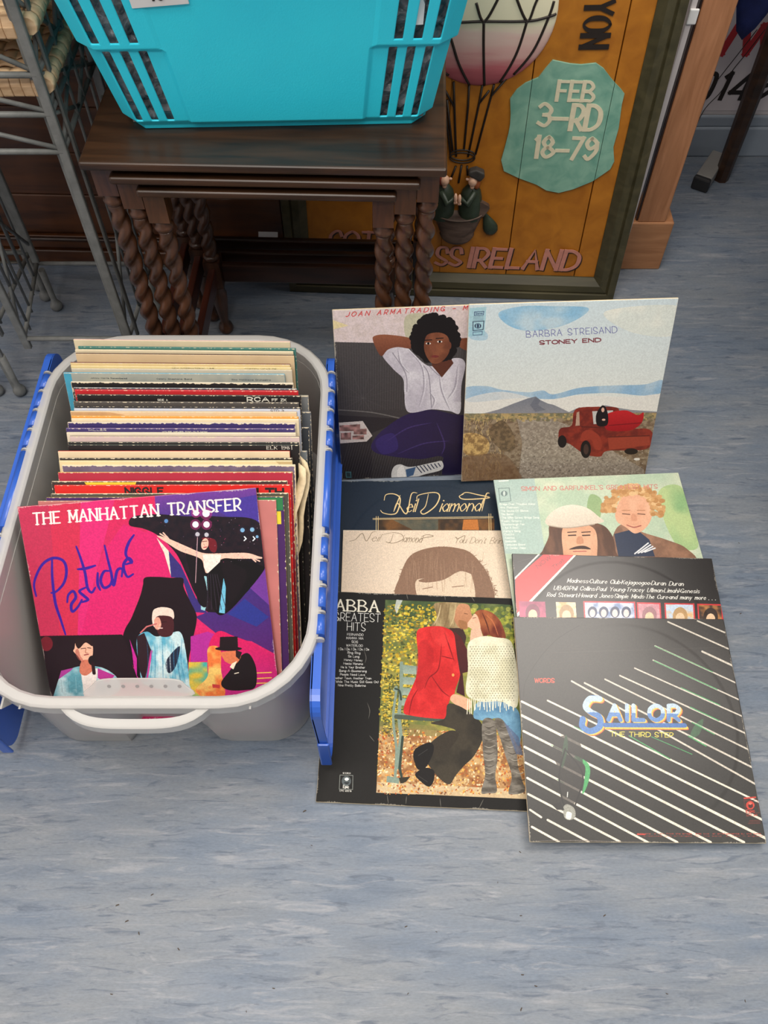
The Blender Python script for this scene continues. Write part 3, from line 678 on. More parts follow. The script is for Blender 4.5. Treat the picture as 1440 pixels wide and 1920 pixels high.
# ------------------------------------------------------------------ turquoise basket with slotted corners
bk = empty('plastic_basket', (-.141, 1.057, .526), R(1.8), label='turquoise plastic basket with slotted sides standing on the dark table', cat='basket')
BH, BDp = .27, .26
def bw(z): return .204 + .034*min(z/.20, 1.6)          # half width at height z
def front(z): return -.0 - .036*(z/.20)
slots_z = [(.018, .098), (.112, .208)]
def wall_grid(bm, side):
    """slotted wall from vertical strips; side 'f' front, 'b' back, 'l', 'r' ends. thickness by solidify"""
    us = [-1, -.935]
    for k in range(3): us += [-.935+.105*k+.0, -.935+.105*k+.048]
    us = [-1, -.90, -.855, -.80, -.755, -.70, -.655, -.60]
    us = us + [-.57, -.545] + [.545, .57] + [-u for u in us[::-1]]
    zs = [0, .006, .016, .118, .124, .131, .228, .24, .27]
    slot_u = {1, 3, 5}; nU = len(us); slot_u |= {nU-2-k for k in (1, 3, 5)}
    grid = []
    for z in zs:
        row = []
        for i, u in enumerate(us):
            off = 0
            if .545 >= abs(u)-.001: off = -.004 if z > .012 else 0
            elif z >= .124: off -= .0055
            hw = bw(z)+(.006 if z >= .124 else 0); r = .03*max(0, abs(u)-.90)/.10
            yy = front(z)+off+(.02*max(0, (abs(u)-.90)/.10)**2 if side in 'fb' else 0)
            if z <= .006: yy += .006; hw -= .006
            x = u*hw
            if side == 'f': p = (x, yy, z)
            elif side == 'b': p = (-x, BDp-yy, z)
            row.append(bm.verts.new(p))
        grid.append(row)
    for j in range(len(zs)-1):
        for i in range(nU-1):
            if i in slot_u and j in (2, 5): continue
            f = bm.faces.new((grid[j][i], grid[j][i+1], grid[j+1][i+1], grid[j+1][i])); f.smooth = False
    return grid
bm = bmesh.new(); gf = wall_grid(bm, 'f'); gb = wall_grid(bm, 'b')
for j in range(len(gf)-1):   # end walls
    for A, B in (((gf[j][-1], gf[j+1][-1]), (gb[j][0], gb[j+1][0])), ((gb[j][-1], gb[j+1][-1]), (gf[j][0], gf[j+1][0]))):
        bm.faces.new((A[0], B[0], B[1], A[1]))
bm.faces.new([*gf[0][::-1], *gb[0][::-1]])
bmesh.ops.remove_doubles(bm, verts=bm.verts, dist=.0004); bmesh.ops.recalc_face_normals(bm, faces=bm.faces)
o = link('body', bm, M_teal, bk); m = o.modifiers.new('thick', 'SOLIDIFY'); m.thickness = .003; m.offset = -1; bevel(o, .0016, 2, 25)
bm = bmesh.new(); z = .27; hw = bw(z)+.02; pts = [(x*hw, y) for x, y in ((-1, front(z)-.02), (1, front(z)-.02), (1, BDp+.06), (-1, BDp+.06))]
tube(bm, [(x, y, z) for x, y in pts], .008, 8, closed=True); link('rim', bm, M_teal, bk)
bm = bmesh.new(); Ms = Matrix.Translation((-.116, -.0395, .186)) @ Matrix.Rotation(R(10), 4, 'X') @ Matrix.Rotation(R(-4), 4, 'Y')
box(bm, -.032, .034, -.0012, 0, -.008, .05, Ms); stick = bevel(link('price_sticker', bm, M_white, bk, label='white price sticker with black digits'), .0008, 1)
ribbon_text('price_digits', '49', Ms @ Matrix(((1, 0, 0, -.012), (0, 0, -1, -.0014), (0, 1, 0, .001), (0, 0, 0, 1))), .022, .022, M_black, stick, .13)
# crumpled film inside
def film_mat():
    m, nt, b = nodes('crinkled_clear_film'); b.inputs['Base Color'].default_value = rgb(120, 122, 126); b.inputs['Roughness'].default_value = .16; b.inputs['Specular IOR Level'].default_value = .9
    tc = nt.nodes.new('ShaderNodeTexCoord'); v = nt.nodes.new('ShaderNodeTexVoronoi'); v.inputs['Scale'].default_value = 70; n = nt.nodes.new('ShaderNodeTexNoise'); n.inputs['Scale'].default_value = 35; n.inputs['Detail'].default_value = 6; n.inputs['Distortion'].default_value = 1.5
    nt.links.new(tc.outputs['Object'], n.inputs['Vector']); nt.links.new(tc.outputs['Object'], v.inputs['Vector'])
    r = nt.nodes.new('ShaderNodeValToRGB'); r.color_ramp.elements[0].color = rgb(66, 66, 70); r.color_ramp.elements[1].color = rgb(168, 168, 172); r.color_ramp.elements[0].position = .35; r.color_ramp.elements[1].position = .7
    nt.links.new(n.outputs['Fac'], r.inputs[0]); nt.links.new(r.outputs[0], b.inputs['Base Color'])
    bp = nt.nodes.new('ShaderNodeBump'); bp.inputs['Strength'].default_value = 1; bp.inputs['Distance'].default_value = .006; nt.links.new(n.outputs['Fac'], bp.inputs['Height']); nt.links.new(bp.outputs[0], b.inputs['Normal'])
    return m
random.seed(4); bm = bmesh.new(); nx, nz = 60, 30; g = []
for j in range(nz+1):
    z = .008+.245*j/nz; row = []
    for i in range(nx+1):
        u = -1+2*i/nx; row.append(bm.verts.new((u*(bw(z)-.012), front(z)+.010+.006*random.random(), z)))
    g.append(row)
for j in range(nz):
    for i in range(nx): bm.faces.new((g[j][i], g[j][i+1], g[j+1][i+1], g[j+1][i]))
bk2 = [bm.verts.new((-bw(.01)+.02, .2, .008)), bm.verts.new((bw(.01)-.02, .2, .008)), bm.verts.new((bw(.25)-.02, .2, .25)), bm.verts.new((-bw(.25)+.02, .2, .25))]
bm.faces.new(bk2[::-1]); bm.faces.new([*g[0][::1], bk2[1], bk2[0]][::-1]); bm.faces.new([*g[-1], bk2[2], bk2[3]])
bm.faces.new([r[0] for r in g]+[bk2[3], bk2[0]]); bm.faces.new([r[-1] for r in g][::-1]+[bk2[1], bk2[2]])
bmesh.ops.recalc_face_normals(bm, faces=bm.faces)
fl = link('plastic_film', bm, film_mat(), label='crumpled clear plastic film seen through the slots of the turquoise basket', cat='film'); fl.location = bk.location; fl.rotation_euler = bk.rotation_euler
bm = bmesh.new(); Mq = Matrix.Translation((.178, -.0245, .168)) @ Matrix.Rotation(R(-12), 4, 'Y')
prism(bm, [(-.008, -.02), (.004, -.022), (.010, .0), (.006, .02), (-.004, .026)], -.003, .003, Mq @ Matrix.Rotation(R(90), 4, 'X'))
bmesh.ops.recalc_face_normals(bm, faces=bm.faces)
o = link('paper_scrap', bm, M_white, label='scrap of white paper behind the upper right slot of the turquoise basket', cat='paper'); o.location = bk.location; o.rotation_euler = bk.rotation_euler

# ------------------------------------------------------------------ grey metal racks with woven reed trays
def rod(parent, a, b, r=.0035, name='rod', flat=None):
    bm = bmesh.new()
    if flat:
        a, b = Vector(a), Vector(b); d = (b-a); q = d.to_track_quat('Z', 'Y').to_matrix().to_4x4()
        box(bm, -flat[0]/2, flat[0]/2, -flat[1]/2, flat[1]/2, 0, d.length, Matrix.Translation(a) @ q)
        return bevel(link(name, bm, M_metal, parent), .0012, 1)
    tube(bm, [a, b], r, 8); return link(name, bm, M_metal, parent)
def foot(parent, x, y, h=.10):
    bm = bmesh.new(); lathe(bm, [(.001, 0), (.008, .0015), (.0115, .007), (.0118, .012), (.009, .018), (.0065, .021), (.0055, .03), (.0065, h)], 14, Matrix.Translation((x, y, 0)))
    bmesh.ops.recalc_face_normals(bm, faces=bm.faces); return link('foot', bm, M_metal, parent)
def rack(label, x0, x1, y0, y1, H, xb0, fx):
    t = empty('metal_rack', (0, 0, 0), label=label, cat='rack')
    lv = (.142, .497, .551, .604, .70, .78)
    for x, y in ((x1, y0), (x0, y0), (xb0, y1), (x1, y1)):
        rod(t, (x, y, .0 if (x, y) == (x1, y0) else .12), (x, y, H), name='leg', flat=(.013, .008))
    rod(t, (x1-.012, y0+.012, .05), (x1-.012, y0+.012, H), name='leg', flat=(.006, .006))
    rod(t, (x1+.006, y0+.03, .12), (x1+.006, y0+.03, H), name='leg', flat=(.004, .010))
    for x, y in fx: foot(t, x, y)
    for z in lv:
        rod(t, (x0, y0, z), (x1, y0, z), name='rail', r=.0042); rod(t, (xb0, y1, z-.025 if z < .2 else z), (x1, y1, z-.025 if z < .2 else z), name='rail', r=.004)
        rod(t, (x1, y0, z), (x1, y1, z-.025 if z < .2 else z), name='rail', r=.004); rod(t, (x0, y0, z), (xb0, y1, z-.025 if z < .2 else z), name='rail', r=.004)
    for z0, z1 in ((.497, .551), (.551, .604), (.604, .70)):
        rod(t, (x0, y0, z1), (x1, y0, z0+.004), name='brace', r=.0032)
        rod(t, (x0, y0+.004, z0+.004), ((x0+x1)/2, y0+.004, (z0+z1)/2), name='brace', r=.003)
        for k in range(2):
            ya, yb = y0+(y1-y0)*k/2, y0+(y1-y0)*(k+1)/2
            rod(t, (x1, ya, z0), (x1, yb, z1), name='brace', r=.003); rod(t, (x1, ya, z1), (x1, yb, z0), name='brace', r=.003)
    for k in range(1, 5):     # tall side rods
        y = y0+(y1-y0)*k/5
        rod(t, (x1+.002, y, .13), (x1+.002, y, H-.02), name='rod', r=.0024); rod(t, (xb0*k/5+x0*(1-k/5)+.0, y, .12), (xb0*k/5+x0*(1-k/5), y, H-.02), name='rod', r=.0024)
    rod(t, (x1, y0, .16), (x1, y1, .45), name='brace', r=.003); rod(t, (x0, y0, .16), (xb0, y1, .45), name='brace', r=.003)
    rod(t, (xb0, y1, .16), (x0, y0, .45), name='brace', r=.003)
    return t
rack('grey metal rack left of the nest of tables, holding woven trays', -.616, -.437, 1.05, 1.27, .95, -.652, [(-.65, 1.272), (-.678, 1.30), (-.45, 1.27)])
rack('second grey metal rack at the left edge of the photo, mostly out of view', -.90, -.674, 1.05, 1.30, .80, -.92, [(-.671, 1.05), (-.712, 1.05), (-.70, 1.33)])
def reed_tray(label, x0, x1, y0, y1, z):
    t = empty('woven_tray', ((x0+x1)/2, (y0+y1)/2, z), label=label, cat='tray', group=None)
    w, d = x1-x0, y1-y0; nx, ny = 8, 9; sx, sy = w/nx, d/ny
    for i in range(nx):
        bm = bmesh.new(); n = 4*ny; ra = []
        for j in range(n+1):
            y = -d/2+d*j/n; zz = .0028*math.cos(PI*(j/4-.5))*(1 if i % 2 else -1); xx = -w/2+sx*(i+.5)
            ra.append([bm.verts.new((xx+a*sx*.44, y, zz+b)) for a, b in ((-1, .0), (-.5, .0012), (.5, .0012), (1, 0))])
        for a, b in zip(ra, ra[1:]):
            for k in range(3): f = bm.faces.new((a[k], a[k+1], b[k+1], b[k])); f.smooth = True
        o = link('reed', bm, M_reed, t); o.location.z = .026; q = o.modifiers.new('t', 'SOLIDIFY'); q.thickness = .0014
    for j in range(ny):
        bm = bmesh.new(); n = 4*nx; ra = []
        for i in range(n+1):
            x = -w/2+w*i/n; zz = -.0028*math.cos(PI*(i/4-.5))*(1 if j % 2 else -1); yy = -d/2+sy*(j+.5)
            ra.append([bm.verts.new((x, yy+a*sy*.44, zz+b)) for a, b in ((-1, .0), (-.5, .0012), (.5, .0012), (1, 0))])
        for a, b in zip(ra, ra[1:]):
            for k in range(3): f = bm.faces.new((a[k], a[k+1], b[k+1], b[k])); f.smooth = True
        o = link('reed', bm, M_reed, t); o.location.z = .026; q = o.modifiers.new('t', 'SOLIDIFY'); q.thickness = .0014
    # wrapped edge: overlapping bands round the four sides
    bands = []
    for sgn in (-1, 1):
        n = 12
        for k in range(n):
            x = -w/2+w*(k+.5)/n; bm = bmesh.new(); rr = random.uniform(.0, .0012)
            prof = [(-.004, .032), (-.010, .030), (-.014, .018), (-.012, .004), (-.004, .0), (.004, .003), (.004, .03)]
            rings = [[bm.verts.new((x+s*(w/n)*.49, sgn*(d/2+a*-1-rr-.004), z_)) for a, z_ in prof] for s in (-1, 1)]
            for q in range(len(prof)): bm.faces.new((rings[0][q], rings[0][(q+1) % 7], rings[1][(q+1) % 7], rings[1][q]))
            bm.faces.new(rings[0]); bm.faces.new(rings[1][::-1]); bmesh.ops.recalc_face_normals(bm, faces=bm.faces)
            bevel(link('edge_band', bm, M_reed, t), .0015, 2)
        bm = bmesh.new(); bm.free()
        for k in range(11):
            y = -d/2-.006+(d+.012)*(k+.5)/11; bm = bmesh.new(); r0 = .0108+random.uniform(0, .0016); hh = (d+.012)/22*.97
            tube(bm, [(sgn*(w/2+.002), y-hh, .018), (sgn*(w/2+.002), y-hh*.6, .018), (sgn*(w/2+.002), y+hh*.6, .018), (sgn*(w/2+.002), y+hh, .018)], .012, 10, radii=[r0*.9, r0, r0, r0*.9]); link('side_band', bm, M_reed, t)
    return t
reed_tray('upper woven reed tray in the grey metal rack', -.605, -.434, 1.066, 1.25, .640)
reed_tray('lower woven reed tray in the grey metal rack', -.605, -.438, 1.066, 1.25, .566)
reed_tray('unseen reed tray added atop the grey metal rack to shade the back left', -.605, -.438, 1.066, 1.25, .78)  # added out of view to block light over the back left
reed_tray('woven reed tray in the rack at the left edge of the photo', -.885, -.69, 1.066, 1.27, .650)

# ------------------------------------------------------------------ hinged-lid storage box (clear milky plastic, blue lid halves)
sb = empty('storage_box', (-.294, .655, 0), label='clear plastic storage box with open blue lid halves, full of record sleeves', cat='box')
OX, OY = -.294, .655
def rrect(x0, x1, y0, y1, r, n=8, m=12):
    """counter-clockwise rounded rectangle with m points along each straight side"""
    pts = []
    for cx, cy, a in ((x1-r, y0+r, -PI/2), (x1-r, y1-r, 0), (x0+r, y1-r, PI/2), (x0+r, y0+r, PI)):
        for k in range(n+1): pts.append((cx+r*math.cos(a+PI/2*k/n), cy+r*math.sin(a+PI/2*k/n)))
        nx_, ny_ = {-PI/2: (x1, y1-r), 0: (x0+r, y1), PI/2: (x0, y0+r), PI: (x1-r, y0)}[a]
        px, py = pts[-1]
        for k in range(1, m): pts.append((px+(nx_-px)*k/m, py+(ny_-py)*k/m))
    return pts
HB = .24
def ring_at(z, extra=0, notch=True):
    t = z/HB
    x0, x1 = -.482-.010*t, -.106+.012*t; y0, y1 = .397-.026*t, .925+.020*t
    pts = rrect(x0-extra, x1+extra, y0-extra, y1+extra, .055+.045*t+extra, 8, 24)
    out = []
    for x, y in pts:
        if notch and y < .5 and z < .205:
            a = (z/.205); hw0, hw1 = .066-.030*a, .054-.030*a; cx = -.292
            d = abs(x-cx); f = 1 if d < hw1 else (hw0-d)/(hw0-hw1) if d < hw0 else 0
            y += .030*f*(1-a*.75)
        out.append((x-OX, y-OY))
    return out
bm = bmesh.new(); zs = [.004, .006, .02, .06, .10, .14, .175, .205, .222]; rings = []
for z in zs: rings.append([bm.verts.new((x, y, z if z > .005 else .003)) for x, y in ring_at(z, -.004 if z < .005 else 0)])
for a, b in zip(rings, rings[1:]):
    n = len(a)
    for k in range(n): f = bm.faces.new((a[k], a[(k+1) % n], b[(k+1) % n], b[k])); f.smooth = True
bm.faces.new(rings[0][::-1])
body = link('body', bm, M_milky, sb); q = body.modifiers.new('thick', 'SOLIDIFY'); q.thickness = .0018; q.offset = 1
q = body.modifiers.new('split', 'EDGE_SPLIT'); q.split_angle = R(35)
# rim: flat flange with a hanging lip
bm = bmesh.new(); prof = [(0, .222), (0, .240), (.0035, .2425), (.0145, .2425), (.018, .240), (.0185, .224), (.0165, .224), (.016, .238), (.003, .2375), (.002, .222)]
rr = []
for e, z in prof: rr.append([bm.verts.new((x, y, z)) for x, y in ring_at(.24, e*.85, False)])
for i in range(len(rr)):
    a, b = rr[i], rr[(i+1) % len(rr)]; n = len(a)
    for k in range(n): f = bm.faces.new((a[k], a[(k+1) % n], b[(k+1) % n], b[k]))
bmesh.ops.recalc_face_normals(bm, faces=bm.faces)
link('rim', bm, M_milky2, sb)
# front handle: bowed bar and a raised tab with holes
bm = bmesh.new(); P = []
for k in range(21):
    u = -1+2*k/20; x = -.292+.088*u; P.append((x-OX, .357-.024*(1-u**4)-OY, .232-.0035*(1-u*u)))
for z0, z1, dy in ((-.006, .006, 0),):
    a = [[bm.verts.new((x, y+j, z+i)) for i, j in ((-.010, 0), (.006, .0), (.006, .012), (.003, .012), (.003, .003), (-.010, .0025))] for x, y, z in P]
    for r0, r1 in zip(a, a[1:]):
        for k in range(6): bm.faces.new((r0[k], r0[(k+1) % 6], r1[(k+1) % 6], r1[k]))
    bm.faces.new(a[0]); bm.faces.new(a[-1][::-1])
bmesh.ops.recalc_face_normals(bm, faces=bm.faces)
handle = link('handle', bm, M_milky2, sb)
bm = bmesh.new(); out = [tuple(p_) for p_ in crom([(-.060, -.002), (.0, -.003), (.066, -.002), (.060, .012), (.048, .021), (.004, .0225), (-.038, .021), (-.051, .012)], True, 4)]
holes = [(-.030+.0165*k, .012) for k in range(6)]
Mh = Matrix.Translation((-.292-OX, .374-OY, .241)) @ Matrix.Rotation(R(58), 4, 'X')
prism(bm, out, 0, .0025, Mh); bmesh.ops.recalc_face_normals(bm, faces=bm.faces)
tab = bevel(link('handle_tab', bm, M_milky, handle), .001, 2)
M_hole = simple('hole_shade', rgb(150, 146, 146), .7)
bm = bmesh.new()
for hx, hy in holes: prism(bm, [(hx+.0023*math.cos(t), hy+.0023*math.sin(t)) for t in np.linspace(0, 2*PI, 12, endpoint=False)], .0024, .0029, Mh)  # flat grey discs, their colour stands for the shade inside the holes
link('tab_hole_shade', bm, M_hole, handle)
def gusset(x, y, dx, dy):
    bm = bmesh.new(); v = [(0, 0, 0), (dx, dy, 0), (0, 0, -.028)]; n = Vector((-dy, dx, 0)).normalized()*.0012
    a = [bm.verts.new(Vector(p)+n) for p in v]; b = [bm.verts.new(Vector(p)-n) for p in v]
    bm.faces.new(a); bm.faces.new(b[::-1])
    for k in range(3): bm.faces.new((a[k], b[k], b[(k+1) % 3], a[(k+1) % 3]))
    o = link('rib', bm, M_milky2, sb); o.location = (x-OX, y-OY, .232)
for x in (-.452, -.43, -.178, -.158): gusset(x, .376, 0, -.018)
for y in (.45, .49, .53, .57, .72, .76, .80, .84, .88): gusset(-.091, y, .012, 0); gusset(-.494, y, -.012, 0)
# lid halves hang down outside, their ribbed lips facing outwards
def lid(sgn, xh, xb, y0, y1):
    ld = empty('lid', (0, 0, 0)); ld.parent = sb
    bm = bmesh.new(); zt, zb = .232, .030; W = .0125
    def X(z): return xh+(xb-xh)*(zt-z)/(zt-zb)-OX
    pts = rrect(y0, y1, zb, zt, .028, 6, 6)
    for off0, off1, s in ((0, .0025, 1.),):
        a = [bm.verts.new((X(z), y-OY, z)) for y, z in pts]; b = [bm.verts.new((X(z)+sgn*.0025, y-OY, z)) for y, z in pts]
        bm.faces.new(a); bm.faces.new(b[::-1]); n = len(a)
        for k in range(n): bm.faces.new((a[k], b[k], b[(k+1) % n], a[(k+1) % n]))
    bmesh.ops.recalc_face_normals(bm, faces=bm.faces)
    link('panel', bm, M_blue, ld)
    for nm, ins, wd in (('outer_lip', 0, W), ('inner_rib', .010, .006)):
        bm = bmesh.new(); p1 = rrect(y0+ins, y1-ins, zb+ins, zt-ins, .028-ins*.6, 6, 6); p2 = rrect(y0+ins+.0025, y1-ins-.0025, zb+ins+.0025, zt-ins-.0025, .0255-ins*.6, 6, 6)
        q = [[bm.verts.new((X(z)+sgn*w, y-OY, z)) for y, z in pp_] for pp_, w in ((p1, .001), (p1, wd), (p2, wd), (p2, .001))]; n = len(p1)
        for i in range(4):
            for k in range(n): bm.faces.new((q[i][k], q[i][(k+1) % n], q[(i+1) % 4][(k+1) % n], q[(i+1) % 4][k]))
        bmesh.ops.recalc_face_normals(bm, faces=bm.faces); link(nm, bm, M_blue, ld)
    bm = bmesh.new(); box(bm, *sorted((X(.1)-sgn*.001, X(.1)+sgn*.0145)), y0-.004-OY, y0+.0-OY, .034, .118); bevel(link('latch_tab', bm, M_blue, ld), .002, 2)
    hx = (-.0835 if sgn > 0 else -.5035)-OX
    for ya, yb in [(.742+.0365*k, .742+.0365*k+.026) for k in range(4)]+[(.606, .732)]+[(.450+.0375*k, .450+.0375*k+.027) for k in range(4)]:
        bm = bmesh.new(); tube(bm, [(hx+sgn*.004, ya-OY, .2365), (hx+sgn*.004, yb-OY, .2365)], .0068, 12)
        box(bm, *sorted((hx, hx+sgn*.0105)), ya-OY+.001, yb-OY-.001, .222, .236); bmesh.ops.recalc_face_normals(bm, faces=bm.faces)
        link('hinge_knuckle', bm, M_blue, ld, smooth=False)
    for ya in [.7355, .7715, .808, .8445, .881]+[.4435, .4805, .518, .5555, .5935]:
        bm = bmesh.new(); tube(bm, [(hx+sgn*.004, ya-OY-.0005, .2365), (hx+sgn*.004, ya-OY+.0025, .2365)], .0066, 12); link('hinge_ear', bm, M_milky2, sb)
lid(1, -.0885, -.0835, .355, .935); lid(-1, -.510, -.512, .372, .945)

# ------------------------------------------------------------------ record sleeves
SL = .315
def sleeve(label, Cn, u, v, front, edge=None, t=.004, name='record_sleeve', group=None, w=SL, cut=None):
    u = Vector(u).normalized(); v = Vector(v); v = (v-u*v.dot(u)).normalized(); n = u.cross(v)
    bm = bmesh.new(); h = w/2; hv = SL/2; K = 6
    uvl = bm.loops.layers.uv.new('UVMap')
    # a shallow dished card: the middle stands a little proud over the disc inside
    def zf(a, b): return 0.0
    x0 = -h; fs = box(bm, -h, h, -hv, hv, -t, 0, mi=1); fs[1].material_index = 0
    for l in fs[1].loops: l[uvl].uv = ((l.vert.co.x+h)/(2*h), (l.vert.co.y+hv)/(2*hv))
    o = link(name, bm, [front, edge or M_cards], label=label, cat='record', group=group)
    o.matrix_world = Matrix(((u.x, v.x, n.x, Cn[0]), (u.y, v.y, n.y, Cn[1]), (u.z, v.z, n.z, Cn[2]), (0, 0, 0, 1)))
    b = o.modifiers.new('bevel', 'BEVEL'); b.width = min(.0009, t*.3); b.segments = 2; b.limit_method = 'ANGLE'; b.angle_limit = R(60)
    return o
def zq(px, ox, oy, s): return [((x-ox)*s, (y-oy)*s) for x, y in px]
def figure_shade(c, k): return tuple(min(255, q*k) for q in c)

# --- pink and purple stage sleeve at the front of the box
q = zq([(31.7, 950.5), (479.9, 914.5), (527.5, 1329.7), (105.4, 1363.1)], 0, 900, 2.1818)
c = Cover(1024, q, (214, 38, 104))
c.poly([(60,100),(200,95),(250,640),(160,640)], (192, 48, 84)); c.poly([(200,95),(330,85),(330,640),(245,640)], (206, 46, 80)); c.poly([(330,85),(470,75),(330,640),(318,640)], (220, 42, 116))
c.poly([(470,75),(640,60),(600,200),(560,420),(500,640),(330,640)], (212, 38, 88), col2=(200, 40, 108))
c.poly([(505,180),(640,230),(700,395),(590,400),(500,640),(330,640),(420,300)], (216, 36, 108))
c.poly([(632,55),(1050,20),(1070,185),(900,150),(640,155)], (112, 58, 150), col2=(52, 44, 120), grad='y'); c.poly([(850,100),(1050,60),(1070,190),(930,150)], (70, 52, 150))
c.blob([(545,150),(640,140),(760,148),(900,150),(1060,175),(1085,350),(1040,430),(985,490),(925,545),(850,540),(800,470),(760,380),(720,300),(650,230),(590,200),(530,185)], (34, 20, 30), col2=(20, 14, 26), grad='n')
c.poly([(640,235),(690,290),(700,395),(672,300)], (236, 222, 206))
c.poly([(690,290),(740,350),(800,480),(850,545),(790,540),(745,400),(700,398)], (56, 46, 118))
c.poly([(985,480),(1088,350),(1140,720),(1030,660),(900,640),(800,560),(850,540),(925,545)], (58, 46, 124), col2=(84, 34, 110)); c.poly([(1088,350),(1110,520),(1010,430)], (110, 56, 150)); c.poly([(930,548),(1000,485),(1100,560),(1050,600)], (44, 54, 140))
c.blob([(592,400),(640,396),(700,400),(748,402),(752,440),(780,500),(805,560),(792,640),(775,720),(770,780),(775,870),(660,850),(560,830),(545,760),(515,710),(500,660),(512,610),(535,570),(556,520),(575,470),(585,430)], (30, 16, 24), col2=(18, 12, 20))
c.poly([(160,638),(500,632),(530,700),(560,830),(480,830),(430,900),(360,960),(205,960)], (32, 18, 26)); c.oval(190, 670, 26, 30, (130, 30, 44), al=.8)
c.poly([(530,650),(560,730),(560,800),(585,835),(570,835),(548,770),(540,700)], (196, 40, 150))
c.poly([(780,640),(850,620),(900,640),(860,700),(850,740),(780,745)], (176, 44, 150)); c.poly([(772,745),(860,745),(880,900),(770,900)], (220, 190, 70), col2=(60, 170, 170), grad='n', cells=(14, 14))
c.blob([(850,700),(890,620),(960,640),(1040,670),(1090,705),(1130,720),(1160,860),(1000,880),(870,860)], (216, 26, 90), col2=(190, 40, 130))
c.blob([(850,690),(900,690),(905,780),(920,880),(860,900),(800,860),(850,800)], (240, 200, 110), col2=(230, 120, 60), grad='n', cells=(20, 20))
for x, y, w in ((1040,790,70),(1050,812,60),(1045,832,80)): c.line([(x, y), (x+w, y-3)], 5, (240, 190, 90))
# stage lamps
for x, y, r, cc in ((800,182,13,(250,250,255)),(845,182,13,(250,250,255)),(802,135,12,(244,230,240)),(843,137,15,(255,240,250)),(992,205,9,(120,170,210)),(1032,203,9,(130,180,215)),(1052,232,6,(120,170,210)),(680,168,8,(90,140,200)),(808,222,9,(190,190,200)),(845,224,9,(190,190,200))):
    c.oval(x, y, r*1.7, r*1.7, (190, 50, 130) if 790 < x < 860 and y < 190 else (40, 30, 50), al=.5); c.oval(x, y, r, r, cc)
for x in (1000, 1036): c.line([(x, 232), (x+7, 240), (x-1, 248)], 5, (230, 240, 245))
# caped singer with spread arms
c.blob([(820,300),(905,318),(985,325),(1070,350),(1078,372),(1000,470),(925,545),(880,538),(835,420),(790,350)], (14, 10, 14))
c.poly([(836,392),(846,395),(850,500),(838,535),(822,530),(822,460)], (150, 200, 210)); c.poly([(915,400),(924,440),(920,546),(896,543),(905,470)], (110, 190, 220))
c.blob([(642,228),(690,240),(760,270),(830,298),(900,300),(960,298),(1020,300),(1072,320),(1040,322),(960,322),(905,325),(850,380),(835,360),(820,322),(740,292),(690,262)], (240, 196, 176))
for p in ([(690,240),(668,216)], [(680,235),(655,220)], [(1020,306),(1070,318)], [(1020,312),(1062,332)], [(1020,310),(1046,334)]): c.line(p, 6, (240, 196, 176))
c.poly([(830,305),(905,305),(900,335),(850,382),(836,360)], (246, 230, 220)); c.blob([(825,240),(845,235),(880,245),(888,275),(880,296),(862,290),(848,262)], (110, 24, 36)); c.oval(838, 262, 15, 24, (238, 190, 170), rot=.2)
c.blob([(760,300),(800,330),(830,380),(850,470),(842,520),(812,500),(790,420),(770,350)], (20, 14, 20)); c.blob([(905,330),(960,345),(1010,380),(985,450),(940,500),(925,430)], (22, 14, 20))
for k_ in range(5): c.line([(852+k_*9, 385), (850+k_*14, 460), (846+k_*20, 530)], 3, (60, 50, 66), smooth=True, al=.7)
c.line([(828,252),(846,250)], 3, (120, 60, 56)); c.line([(834,276),(845,274)], 4, (170, 50, 60)); c.line([(833,262),(838,268)], 3, (200, 140, 124))
rs_ = random.Random(6)
for k_ in range(60): c.oval(rs_.uniform(650,1060), rs_.uniform(150,340), 1.6, 1.6, rs_.choice([(190,170,190),(120,90,130),(200,60,120)]), al=.7)
c.line([(808,235),(800,420)], 3, (200, 160, 170))
# centre singer in a pale blue robe
c.blob([(560,650),(600,620),(640,640),(700,625),(740,625),(760,700),(775,830),(770,870),(600,840),(570,760)], (90, 172, 200), col2=(200, 226, 230), grad='n', cells=(26, 14))
c.blob([(680,740),(735,680),(720,760),(690,790)], (30, 40, 60)); c.poly([(560,640),(590,625),(620,700),(590,830),(565,760)], (44, 26, 34)); c.line([(620,700),(600,820)], 8, (210, 60, 150))
c.blob([(622,560),(630,530),(665,520),(705,530),(712,565),(690,570),(650,555),(635,600),(625,590)], (236, 214, 200)); c.blob([(640,560),(700,560),(712,600),(700,636),(660,640),(640,610)], (70, 30, 36)); c.blob([(632,570),(650,562),(660,590),(650,612),(634,605)], (226, 160, 140))
c.line([(660,582),(680,580)], 3, (40, 14, 18)); c.line([(648,606),(664,606)], 5, (230, 200, 190)); c.line([(650,598),(656,590)], 4, (240, 190, 170))
for k_ in range(10): c.line([(600+k_*16, 650+(k_%3)*10), (606+k_*15, 740), (596+k_*18, 830)], 4, rs_.choice([(40, 90, 130), (220, 236, 240), (60, 130, 170)]), smooth=True, al=.55, taper=.3)
c.line([(575,625),(600,600),(640,588)], 6, (200, 110, 110))
